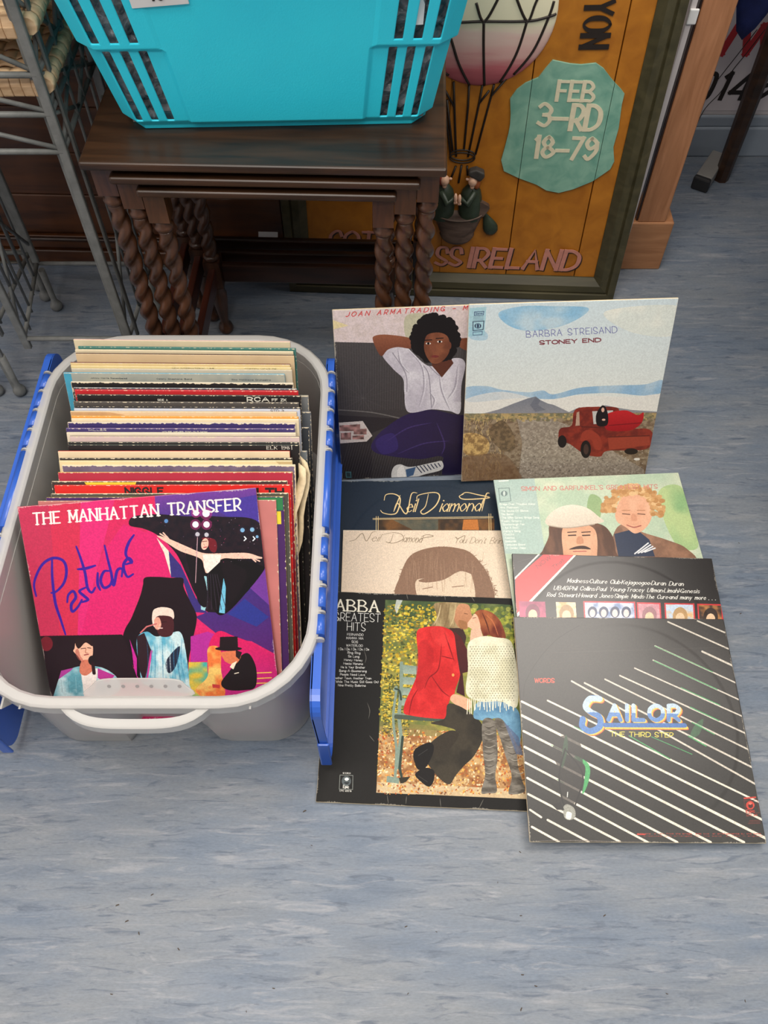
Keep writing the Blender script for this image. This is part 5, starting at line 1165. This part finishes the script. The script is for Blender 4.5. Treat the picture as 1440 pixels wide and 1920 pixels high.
for x in (1088, 1142): c.line([(x-13, 158), (x+12, 160)], 4, (110, 74, 56)); c.line([(x-15, 146), (x+12, 146)], 3, (170, 120, 84))
c.blob([(1108,160),(1122,162),(1126,182),(1106,182)], (206, 146, 114)); c.line([(1090,198),(1115,206),(1140,200)], 4, (160, 84, 74), smooth=True)
c.blob([(815,200),(850,190),(985,192),(1035,230),(1050,290),(1050,340),(770,340),(790,290),(812,240)], (84, 56, 42), col2=(112, 76, 56), grad='n', cells=(26, 10)); c.blob([(862,210),(900,196),(950,198),(980,222),(985,290),(970,330),(880,330),(862,280)], (206, 150, 116), col2=(220, 168, 134), grad='n', cells=(8, 8))
c.blob([(800,185),(815,160),(850,135),(900,126),(950,138),(990,168),(1008,186),(960,196),(900,205),(850,206),(812,200)], (226, 216, 198), col2=(208, 194, 176)); c.line([(812,200),(880,208),(975,195)], 4, (170, 154, 136), smooth=True)
for x in (896, 946): c.line([(x-13, 235), (x+12, 234)], 5, (60, 38, 30)); c.line([(x-16, 224), (x+14, 222)], 4, (70, 44, 34))
c.blob([(915,240),(930,240),(936,262),(912,264)], (196, 138, 104)); c.blob([(885,285),(910,274),(940,272),(962,284),(925,283)], (60, 36, 28)); c.line([(900,292),(945,291)], 4, (176, 90, 80))
c.text('SIMON AND GARFUNKEL\'S GREATEST HITS', (716, 76), (1198, 68), 14, (200, 128, 118), w=.15, serif=.08)
for i, t_ in enumerate(('Bridge Over Troubled Water', 'Mrs. Robinson', 'The Sound Of Silence', 'The Boxer', 'The 59th Street Bridge Song', 'Feelin\' Groovy', 'Scarborough Fair', 'I Am A Rock', 'Kathy\'s Song', 'Cecilia', 'America', 'Bookends', 'Homeward Bound', 'El Condor Pasa')):
    y = 127+i*12; x = 638+i*1.8; c.text(t_, (x, y), (x+len(t_)*4.9, y-1), 6.5, (226, 230, 220), w=.15, gap=1.6, al=.8)
c.line([(636,42),(668,40)], 4, (230, 232, 224)); c.line([(634,68),(672,66),(678,112),(640,116),(634,68)], 2.5, (112, 130, 128)); c.oval(654, 86, 12, 10, (112, 130, 128)); c.oval(654, 86, 4, 9, (200, 212, 204))
c.grain(.04); c.worn(.4, 15); m_s = c.material('garden_portrait_print', .36, .45)

# --- black compilation sleeve with red corner band
q = zq([(959.7, 1037.8), (1334.9, 1046.9), (1409.5, 1428.0), (985.0, 1419.0)], 600, 880, 1.8947)
c = Cover(1024, q, (36, 33, 33)); c.poly([(690,400),(905,298),(800,298),(680,385)], (36, 33, 33))
c.poly([(798,298),(908,300),(700,512),(694,440),(694,388)], (206, 40, 46)); c.poly([(780,296),(788,296),(692,392),(692,384)], (226, 220, 206)); c.poly([(908,298),(916,299),(702,524),(700,512)], (226, 220, 206)); 
c.text('NOW', (775, 352), (822, 316), 14, (110, 26, 30), w=.12); c.text('That', (830, 355), (868, 325), 12, (110, 26, 30), w=.12)
for t_, x0_, x1_, y in (('Madness*Culture Club*Kajagoogoo*Duran Duran', 878, 1290, 402), ('UB40*Phil Collins*Paul Young*Tracey Ullman*Limahl*Genesis', 830, 1347, 428), ('Rod Stewart*Howard Jones*Simple Minds*The Cure*and many more . . .', 806, 1405, 452)):
    c.text(t_, (x0_, y), (x1_, y+12), 14, (232, 230, 222), w=.17, thin=.09, shear=.3, gap=1.9)
for (x0_, x1_, ca, cb, fr) in ((706, 800, (186, 70, 110), (150, 50, 90), None), (838, 908, (236, 220, 180), (206, 164, 110), None), (940, 1115, (120, 140, 180), (226, 226, 236), (206, 60, 70)), (1130, 1205, (230, 190, 196), (200, 140, 150), (206, 60, 70)), (1228, 1325, (190, 206, 226), (226, 180, 120), (206, 50, 56)), (1345, 1425, (190, 130, 70), (60, 40, 30), (206, 50, 56))):
    y = 468+(x0_-700)*.022; p = [(x0_, y), (x1_, y+2), (x1_+8, y+130), (x0_+8, y+128)]
    if fr: c.poly([(p[0][0]-5, p[0][1]-5), (p[1][0]+5, p[1][1]-5), (p[2][0]+5, p[2][1]+5), (p[3][0]-5, p[3][1]+5)], fr)
    c.poly(p, ca, col2=cb, grad='n', cells=(26, 26))
    if x1_-x0_ > 150:
        for k in range(4): c.oval(x0_+28+k*40, y+34, 17, 20, (60, 70, 100)); c.oval(x0_+28+k*40, y+38, 10, 14, (226, 200, 196))
    else: c.oval((x0_+x1_)/2+3, y+42, 26, 32, figure_shade(cb, .8)); c.oval((x0_+x1_)/2+3, y+50, 16, 20, (230, 196, 160))
for p in ([(684,310),(692,360)], [(700,330),(760,312)], [(1260,500),(1395,640)]): c.line(p, 2, (120, 114, 108), taper=.2)
c.grain(.06); c.worn(.5, 21); m_c = c.material('red_band_print', .33, .5, ring=.35, wrinkle=.3, coat=.7)

# --- dark sleeve with diagonal stripes
q = zq([(962.9, 1156.3), (1356.3, 1160.7), (1437.6, 1581.3), (993.3, 1578.7)], 940, 1140, 2.88)
c = Cover(1024, q, (44, 41, 38)); c.poly([(50,30),(1220,30),(1450,1290),(150,1290)], (46, 42, 40), col2=(38, 36, 33))
st = (232, 222, 204)
stripes = [((1060,70),(1205,132),9), ((900,75),(1225,220),9), ((1085,235),(1250,312),11), ((830,205),(1268,405),8), ((820,282),(1285,496),8), ((720,325),(1308,588),8), ((640,365),(1330,682),9), ((560,385),(1345,770),9),
           ((450,405),(1365,866),10), ((380,395),(1388,960),10), ((250,500),(1405,1055),10), ((110,505),(1422,1150),12), ((110,580),(1440,1250),14), ((120,665),(1310,1265),13), ((125,750),(1130,1265),13), ((130,835),(950,1265),12), ((140,918),(790,1265),12), ((145,1005),(640,1262),12), ((250,1145),(470,1262),12), ((155,1090),(215,1130),11), ((165,1182),(310,1262),12)]
for a, b, w in stripes: c.line([a, b], w, st if a[1] > 480 else (206, 198, 184))
gr = (66, 158, 92)
for p, w in (([(830,206),(1140,345)], 10), ([(825,285),(1165,440)], 13), ([(970,430),(1180,525)], 12), ([(1020,535),(1175,608)], 14), ([(1030,618),(1150,682)], 13), ([(1010,692),(1105,745)], 16), ([(690,690),(910,815)], 14), ([(810,695),(1030,790)], 10), ([(395,640),(470,680)], 9), ([(270,740),(340,775)], 8), ([(395,810),(470,850)], 14), ([(300,925),(335,945)], 8)): c.line(p, w, gr, taper=.4)
c.line([(350,690),(345,760),(328,860)], 26, gr, smooth=True, taper=.3, al=.6); c.line([(400,800),(462,850),(460,930),(440,1000)], 26, gr, smooth=True, taper=.3, al=.75); c.blob([(1040,640),(1090,600),(1070,680),(1020,700)], gr, al=.4)
c.blob([(270,770),(330,690),(420,720),(440,840),(430,960),(400,1040),(370,1100),(330,1040),(310,930),(300,850)], (44, 40, 38), al=.7); c.line([(345,760),(312,900),(330,1040),(365,1100)], 8, (26, 24, 24), smooth=True); c.line([(350,770),(440,900),(400,1060)], 8, (26, 24, 24), smooth=True)
c.blob([(335,1075),(360,1060),(395,1085),(398,1130),(368,1145),(340,1130)], (150, 150, 140)); c.blob([(355,1100),(380,1110),(372,1142),(348,1132)], (226, 226, 216)); c.line([(358,995),(356,1020)], 5, (220, 220, 214)); c.poly([(270,1060),(320,1050),(340,1090),(300,1090)], (30, 28, 28))
for k in range(9): c.line([(180+k*16, 215+k*16), (440+k*10, 200+k*17)], 3, (150, 60, 44), al=.25, taper=.1)
c.text('WORDS', (180, 402), (285, 403), 22, (206, 70, 44), w=.22); 
# logo: blue to white bevelled letters with red and gold edges
for dx, dy, cc in ((10, 9, (206, 84, 44)), (6, 5, (232, 190, 70))):
    c.line([(530+dx,490+dy),(480+dx,490+dy),(455+dx,530+dy),(480+dx,560+dy),(530+dx,590+dy),(530+dx,640+dy),(480+dx,665+dy),(438+dx,640+dy),(440+dx,600+dy)], 34, cc, smooth=True)
    c.text('AILOR', (578+dx, 604+dy), (958+dx, 606+dy), 78, cc, w=.30, gap=3.2); c.line([(560+dx,640+dy),(995+dx,642+dy)], 16, cc)
c.line([(530,490),(480,490),(455,530),(480,560),(530,590),(530,640),(480,665),(438,640),(440,600)], 32, (74, 122, 186), smooth=True); c.line([(530,488),(480,490),(455,530),(470,552)], 26, (172, 196, 218), smooth=True)
c.text('AILOR', (578, 604), (958, 606), 78, (86, 130, 190), w=.28, gap=3.2)
mk_, r0_, c0_ = c.mask(c.m([(430,470),(1010,510),(1010,572),(430,562)])); mk = np.zeros((c.N, c.N), bool); mk[r0_:r0_+mk_.shape[0], c0_:c0_+mk_.shape[1]] = mk_; blue = (c.a[..., 2] > c.a[..., 0]+.15) & mk; c.a[blue] = np.array((178, 200, 218))/255.
c.line([(560,632),(990,634)], 24, (60, 106, 172)); c.text('THE THIRD STEP', (588, 692), (928, 698), 24, (222, 206, 74), w=.16, gap=2.2, condense=1.3)
for p in ([(120,480),(130,400),(200,280),(300,170),(420,95)],): c.line(p, 4, (28, 24, 22), smooth=True)
rd = (196, 58, 44); c.line([(1312,1028),(1372,1022)], 8, rd); c.line([(1310,1040),(1380,1036),(1395,1105),(1322,1112),(1310,1040)], 2.5, (110, 40, 34)); c.oval(1344, 1065, 23, 23, rd); c.oval(1346, 1068, 13, 13, (60, 26, 24)); c.oval(1344, 1056, 9, 6, (230, 110, 90)); c.text('Epic', (1325, 1105), (1368, 1103), 16, rd, w=.2); c.text('EPC 82', (1325, 1125), (1382, 1122), 8, rd, w=.16)
for k in range(3): c.line([(1340-k*4, 1148+k*8), (1398, 1146+k*8)], 2, rd, al=.6)
c.text('side one  a view from the bridge  side two  all arrangements by the band', (735, 1222), (1400, 1222), 7, rd, w=.18, al=.8); c.line([(735,1222),(775,1222)], 7, rd); c.text('produced and arranged for the band  printed in england', (770, 1234), (1410, 1234), 6, rd, w=.16, al=.6)
c.line([(180,1258),(400,1256),(620,1262),(780,1262)], 5, (120, 112, 104), smooth=True, al=.7, taper=.3); c.line([(290,240),(1000,220),(1240,210)], 2, (70, 62, 58), smooth=True, al=.6)
c.grain(.10, 260); c.worn(.6, 30, .008); m_sa = c.material('striped_logo_print', .36, .5, ring=.35, wrinkle=.3, coat=.55)

M_edgeblack = simple('black_card_edge', rgb(48, 44, 40), .6, .2, 200)
sleeve('dark navy record sleeve with gold handwriting, rearmost of the left row on the floor', (.0823, .6897, .0075), (.9999, .0145, 0), (-.0145, .9998, .0159), m_n1, M_edgeblack)
sleeve('cream record sleeve with a brown drawn head, middle of the left row on the floor', (.0898, .5863, .0108), (1, -.0029, 0), (.0028, .9998, .0175), m_n2)
sleeve('black record sleeve with a couple kissing by a bench, nearest of the left row', (.0707, .4601, .0155), (.9991, -.0435, 0), (.0434, .9968, .0667), m_a)
sleeve('pale green record sleeve with two smiling men, one wearing a white cap', (.3496, .6789, .0308), (.9976, .065, -.0238), (-.064, .9972, .0397), m_s, simple('greenish_card_edge', rgb(140, 160, 156), .6, .1, 200))
sleeve('black record sleeve with a red corner band and a row of small pictures', (.3552, .52, .0339), (.9996, -.0136, -.0246), (.0151, .9979, .0627), m_c, M_edgeblack)
sleeve('black record sleeve with white diagonal stripes and blue logo, nearest on the right', (.35, .4106, .0332), (.9997, -.0005, -.0238), (.0028, .9953, .0968), m_sa)
sleeve('pale sky record sleeve with a red pickup in the desert, standing up', (.2862, .904, .1621), (.9991, .0434, 0), (-.0158, .3645, .9311), m_b, t=.0035)
sleeve('record sleeve with a curly-haired person on a dark couch, leaning upright', (.0823, .9106, .1509), (.9987, .0514, 0), (-.016, .31, .9506), m_j, t=.0035)
sleeve('magenta and purple record sleeve with blue handwriting, front of the storage box', (-.3124, .5216, .162), (.9968, .064, .0483), (-.0792, .6918, .7177), m_mt, simple('red_card_edge', rgb(170, 60, 80), .6, .2, 200), t=.003)

# --- sleeves standing in the box, rearmost first
def strip_mat(name, col, worn=.25, streak=None, rough=.4):
    m, nt, b = nodes(name); L = nt.links.new; b.inputs['Roughness'].default_value = rough
    uv = nt.nodes.new('ShaderNodeUVMap'); sx = nt.nodes.new('ShaderNodeSeparateXYZ'); L(uv.outputs[0], sx.inputs[0])
    n = nt.nodes.new('ShaderNodeTexNoise'); n.inputs['Scale'].default_value = 55; n.inputs['Detail'].default_value = 6; L(uv.outputs[0], n.inputs['Vector'])
    def mth(op, a, b_=None):
        q = nt.nodes.new('ShaderNodeMath'); q.operation = op
        for i, x in enumerate((a, b_)):
            if x is None: continue
            if isinstance(x, (int, float)): q.inputs[i].default_value = x
            else: L(x, q.inputs[i])
        return q.outputs[0]
    d = mth('MINIMUM', mth('SUBTRACT', 1.0, sx.outputs[1]), mth('MINIMUM', sx.outputs[0], mth('SUBTRACT', 1.0, sx.outputs[0])))
    lim = mth('MULTIPLY', mth('MAXIMUM', mth('SUBTRACT', n.outputs['Fac'], .54-worn*.30), 0.0), .03)
    k = mth('LESS_THAN', d, lim)
    base = nt.nodes.new('ShaderNodeMix'); base.data_type = 'RGBA'; n2 = nt.nodes.new('ShaderNodeTexNoise'); n2.inputs['Scale'].default_value = 9; L(uv.outputs[0], n2.inputs['Vector'])
    L(n2.outputs['Fac'], base.inputs[0]); base.inputs[6].default_value = tuple(q*.82 for q in col[:3])+(1,); base.inputs[7].default_value = streak or tuple(min(1, q*1.15) for q in col[:3])+(1,)
    mx = nt.nodes.new('ShaderNodeMix'); mx.data_type = 'RGBA'; L(k, mx.inputs[0]); L(base.outputs[2], mx.inputs[6]); mx.inputs[7].default_value = rgb(224, 208, 178)
    L(mx.outputs[2], b.inputs['Base Color']); return m
CR = rgb(228, 212, 178); CRY = rgb(222, 200, 148); BK = rgb(40, 36, 36); GE = rgb(200, 188, 160)
# label, xL, yL, z, xR, front colour, edge colour, wear, extra text
BOX = [
 ('cream record sleeve standing rearmost in the storage box', -.4507, .8877, .3034, CR, rgb(226, 190, 176), .1),
 ('teal green record sleeve just in front of the rearmost one, sticking out to the right', -.4420, .8755, .3018, rgb(70, 124, 116), rgb(70, 124, 116), .1),
 ('ivory record sleeve third from the back of the storage box', -.4455, .8699, .301, CR, CR, .1),
 ('peach record sleeve with a thin black border near the back of the box', -.4437, .8634, .3002, rgb(226, 198, 156), rgb(60, 32, 30), .1),
 ('straw yellow record sleeve with a maroon top edge near the back', -.4488, .8477, .2981, CRY, rgb(110, 60, 54), .2),
 ('yellowed record sleeve with a line of tiny dark print near the back', -.4472, .8423, .2973, rgb(224, 206, 150), CRY, .1),
 ('beige record sleeve in a glossy clear plastic cover', -.4457, .8377, .2967, rgb(206, 194, 172), GE, .1),
 ('grey blue record sleeve with fading blue left border, sticking out to the left', -.4559, .8305, .2957, rgb(126, 144, 154), rgb(96, 168, 196), .15),
 ('black record sleeve with a white worn top edge behind the red one', -.4429, .8153, .2936, BK, rgb(210, 202, 184), .6),
 ('charcoal record sleeve with a silver top edge right behind the red one', -.4376, .8055, .2923, rgb(64, 64, 70), rgb(160, 164, 172), .2),
 ('bright red record sleeve in the back half of the box', -.4355, .802, .2918, rgb(196, 40, 46), rgb(200, 60, 70), .1),
 ('black record sleeve with white block letters at its right end', -.4313, .7941, .2907, BK, rgb(90, 80, 70), .15),
 ('grey black glossy record sleeve in front of the lettered black one', -.434, .7827, .2891, rgb(86, 80, 76), rgb(90, 84, 78), .2),
 ('plain black record sleeve behind the pale blue one', -.4306, .775, .288, BK, BK, .1),
 ('pale blue white record sleeve with small dark print at right', -.4315, .7715, .2875, rgb(196, 204, 220), rgb(170, 170, 180), .1),
 ('peach cream record sleeve with a torn tan top left corner', -.436, .7672, .2868, rgb(228, 200, 160), rgb(206, 170, 120), .5),
 ('orange record sleeve mostly hidden between two cream ones', -.4333, .7595, .2857, rgb(222, 150, 60), rgb(222, 170, 90), .1),
 ('cream record sleeve right behind the purple pair', -.4327, .7553, .2851, CR, CR, .1),
 ('dark purple record sleeve with chipped white top edge, rear of the purple pair', -.4369, .7494, .2843, rgb(62, 50, 104), rgb(196, 184, 176), .55),
 ('dark purple record sleeve with tiny white print, front of the purple pair', -.4376, .7401, .2829, rgb(66, 54, 110), rgb(120, 100, 140), .15),
 ('ivory record sleeve right in front of the purple pair', -.4358, .7334, .2819, rgb(228, 214, 190), CR, .1),
 ('pinkish record sleeve with a ragged dark top edge, middle of the box', -.4305, .7276, .2811, rgb(214, 188, 184), rgb(90, 70, 76), .4),
 ('black record sleeve with a green tinted top edge, middle of the box', -.4313, .7185, .2797, BK, rgb(84, 90, 78), .1),
 ('black record sleeve with small white digits at its right end', -.4306, .7144, .2791, rgb(34, 31, 31), rgb(60, 70, 60), .05),
 ('cream record sleeve with a red top edge in the front half of the box', -.4429, .7046, .2776, rgb(230, 208, 172), rgb(206, 70, 56), .15),
 ('black record sleeve between two cream ones in the front half', -.439, .6941, .276, BK, rgb(130, 120, 104), .2),
 ('yellow cream record sleeve with a frayed right corner, front half of the box', -.4391, .69, .2754, rgb(226, 206, 160), CRY, .2),
 ('black record sleeve with lilac light streaks and a torn white top edge', -.4344, .6836, .2744, rgb(44, 34, 42), CR, .75),
 ('crimson record sleeve with a yellow top edge', -.4377, .6725, .2727, rgb(178, 44, 66), rgb(226, 176, 90), .15),
 ('black record sleeve with a cream top edge and yellow mark behind the scarlet one', -.4441, .6591, .2706, rgb(60, 48, 44), CR, .2),
 ('scarlet record sleeve with black lettering near the front of the box', -.4396, .6536, .2697, rgb(214, 36, 32), rgb(214, 60, 50), .1),
 ('dark grey record sleeve with a cream top edge near the front', -.4419, .6411, .2677, rgb(78, 76, 66), CR, .15),
 ('purple record sleeve with a green and yellow corner near the front', -.4475, .6360, .2668, rgb(72, 36, 96), rgb(150, 130, 60), .1),
 ('dusty pink record sleeve right behind the magenta one at the front', -.4576, .6312, .2655, rgb(196, 120, 116), rgb(170, 150, 120), .1),
]
EXTRA = [ # lower sleeves that only show at the right side of the stack
 ('white and grey record sleeve showing only at the right side, behind the teal edge', -.423, .811, .272, rgb(130, 132, 132), rgb(150, 146, 134), .4),
 ('silver grey record sleeve showing only at the right end of the stack', -.419, .787, .264, rgb(96, 100, 106), rgb(120, 120, 126), .3),
 ('dark glossy record sleeve showing only at the right side of the stack', -.421, .7635, .258, rgb(56, 60, 66), rgb(80, 84, 90), .3),
 ('white record sleeve with a thin pale blue edge at the right side of the stack', -.422, .7235, .254, rgb(120, 126, 130), rgb(140, 140, 136), .2),
 ('black record sleeve with dark right edge in the front half', -.422, .709, .252, BK, rgb(40, 40, 44), .1),
]
rows = [(l, xl, y, z, c_, e_, w_) for l, xl, y, z, c_, e_, w_ in BOX+EXTRA]
rows.sort(key=lambda r: -r[2])
stack = {}
for i, (lab, xl, y, z, col, ed, wr) in enumerate(rows):
    f = (.8877-y)/(.8877-.6312); tilt = R(70-23*f); yaw = R(-.8*(1-f)+.3*f)
    gap = (y-rows[i+1][2]) if i+1 < len(rows) else .004
    t = max(.0012, min(.0034, gap*math.sin(tilt)*.85))
    u = Vector((math.cos(yaw), math.sin(yaw), 0)); fw = Vector((-math.sin(yaw), math.cos(yaw), 0)); v = fw*math.cos(tilt)+Vector((0, 0, math.sin(tilt)))
    P = Vector((xl, y, z)); Cn = P+u*SL/2-v*SL/2
    if not (lab.startswith('white and grey')): pass
    mt = strip_mat('sleeve_print', col, wr, streak=rgb(150, 130, 160) if 'lilac' in lab else (rgb(206, 200, 176) if 'fading' in lab else None))
    me = simple('sleeve_edge', ed, .7, .1, 200)
    stack[lab] = (sleeve(lab, Cn, u, v, mt, me, t=t, group='record sleeves standing in the storage box'), t)
# loose inner papers that bulge out on the right
for k, (x, y, l) in enumerate(((-.1035, .689, 'wavy cream inner paper sleeve bulging out at the right of the box, rear one'), (-.1085, .677, 'wavy cream inner paper sleeve bulging out at the right of the box, front one'))):
    bm = bmesh.new(); n = 16; a = []; 
    for i in range(n+1):
        s = i/n; wv = .004*math.sin(s*9+k*2)+.003*math.sin(s*21); zz = .272-.245*s; yy = y-.185*s; xx = x-.036*s**1.1+wv
        a.append([bm.verts.new((xx-.010, yy+.012, zz)), bm.verts.new((xx, yy+wv*.6, zz))])
    for p, q_ in zip(a, a[1:]): f_ = bm.faces.new((p[0], p[1], q_[1], q_[0])); f_.smooth = True
    o = link('inner_paper', bm, M_cards, label=l, cat='paper'); q_ = o.modifiers.new('t', 'SOLIDIFY'); q_.thickness = .0012
def strip_text(lab, txt, u, vtop, wd, h, col, w=.16, **k):
    o, t = stack[lab]
    ribbon_text('printed_letters', txt, Matrix.Translation((u*SL-SL/2, SL/2-vtop, .0001)), wd, h, simple('letter_ink', col, .5), o, w, th=.0001, **k)
W_ = rgb(224, 220, 206)
strip_text('black record sleeve with white block letters at its right end', 'RCA', .76, .0085, .030, .0058, W_, .26)
strip_text('black record sleeve with white block letters at its right end', 'SIDE A', .36, .0085, .014, .0026, W_, .2)
strip_text('black record sleeve with white block letters at its right end', 'FF ZK', .87, .0080, .020, .0034, W_, .24)
strip_text('pale blue white record sleeve with small dark print at right', 'STD 3', .87, .0034, .018, .0028, rgb(60, 60, 70), .16)
strip_text('black record sleeve with small white digits at its right end', 'ELK 1981', .86, .0062, .034, .0042, W_, .16, thin=.1, serif=.1)
strip_text('yellowed record sleeve with a line of tiny dark print near the back', 'NEW INTERNATIONAL LINE', .46, .0034, .060, .0018, rgb(90, 80, 60), .14)
strip_text('yellowed record sleeve with a line of tiny dark print near the back', 'COPTEN VICAR DE', .79, .0034, .045, .0018, rgb(90, 80, 60), .14)
strip_text('grey blue record sleeve with fading blue left border, sticking out to the left', 'Johnny Harris Remembered', .12, .0085, .052, .0020, rgb(64, 76, 84), .14)
strip_text('grey blue record sleeve with fading blue left border, sticking out to the left', 'Celery Stephens Band', .42, .0090, .050, .0020, rgb(64, 76, 84), .14)
strip_text('grey blue record sleeve with fading blue left border, sticking out to the left', 'Rita Matthews Orchestra', .76, .0095, .055, .0020, rgb(64, 76, 84), .14)
strip_text('dark purple record sleeve with tiny white print, front of the purple pair', 'YOURE NEVER TOO OLD NOW', .42, .0060, .062, .0022, W_, .16)
strip_text('dark purple record sleeve with tiny white print, front of the purple pair', 'MILLER', .10, .0035, .024, .0018, W_, .16)
strip_text('scarlet record sleeve with black lettering near the front of the box', 'NIGGLE', .30, .0125, .050, .0085, rgb(24, 20, 20), .28)
strip_text('scarlet record sleeve with black lettering near the front of the box', 'LTH', .86, .0150, .034, .0095, rgb(24, 20, 20), .32)

def decal(lab, name, pts, col):
    """printed patch on a sleeve front; pts in (across, down from the top) fractions of the sleeve"""
    o, t = stack[lab]; bm = bmesh.new()
    prism(bm, [((u-.5)*SL, (.5-v)*SL) for u, v in pts], .00002, .00016); bmesh.ops.recalc_face_normals(bm, faces=bm.faces)
    link(name, bm, simple(name, col, .5, .1, 60), o)
P_ = 'purple record sleeve with a green and yellow corner near the front'
decal(P_, 'green_patch', [(.84, .004), (.995, .004), (.995, .06), (.84, .06)], rgb(40, 120, 70))
decal(P_, 'yellow_patch', [(.86, .064), (.985, .064), (.985, .12), (.86, .12)], rgb(226, 206, 50))
decal('black record sleeve with a cream top edge and yellow mark behind the scarlet one', 'yellow_mark', [(.14, .004), (.36, .004), (.352, .022), (.15, .018)], rgb(232, 200, 50))
decal('peach cream record sleeve with a torn tan top left corner', 'tan_tear', [(.002, .003), (.17, .003), (.24, .016), (.14, .026), (.06, .02), (.002, .032)], rgb(202, 160, 112))
decal('grey blue record sleeve with fading blue left border, sticking out to the left', 'blue_border', [(.002, .003), (.035, .003), (.035, .5), (.002, .5)], rgb(70, 160, 190))
decal('yellow cream record sleeve with a frayed right corner, front half of the box', 'frayed_corner', [(.93, .004), (.998, .004), (.998, .06), (.96, .045), (.95, .02)], rgb(190, 166, 120))

# small dirt specks on the vinyl
random.seed(9); bm = bmesh.new()
for i in range(34):
    x, y = random.uniform(-.35, .55), random.uniform(.06, .30)
    if i > 22: x, y = random.uniform(.45, .75), random.uniform(.5, 1.2)
    r_ = random.uniform(.0006, .0016); a = random.uniform(0, PI); Mx = Matrix.Translation((x, y, .0001)) @ Matrix.Rotation(a, 4, 'Z')
    prism(bm, [(-r_*1.8, -r_*.5), (r_*1.6, -r_*.3), (r_*1.2, r_*.6), (-r_, r_*.5)], 0, .0005, Mx)
link('floor_dirt', bm, simple('brown_dirt', rgb(74, 62, 52), .8), kind='stuff', label='tiny brown dirt specks scattered on the vinyl floor')
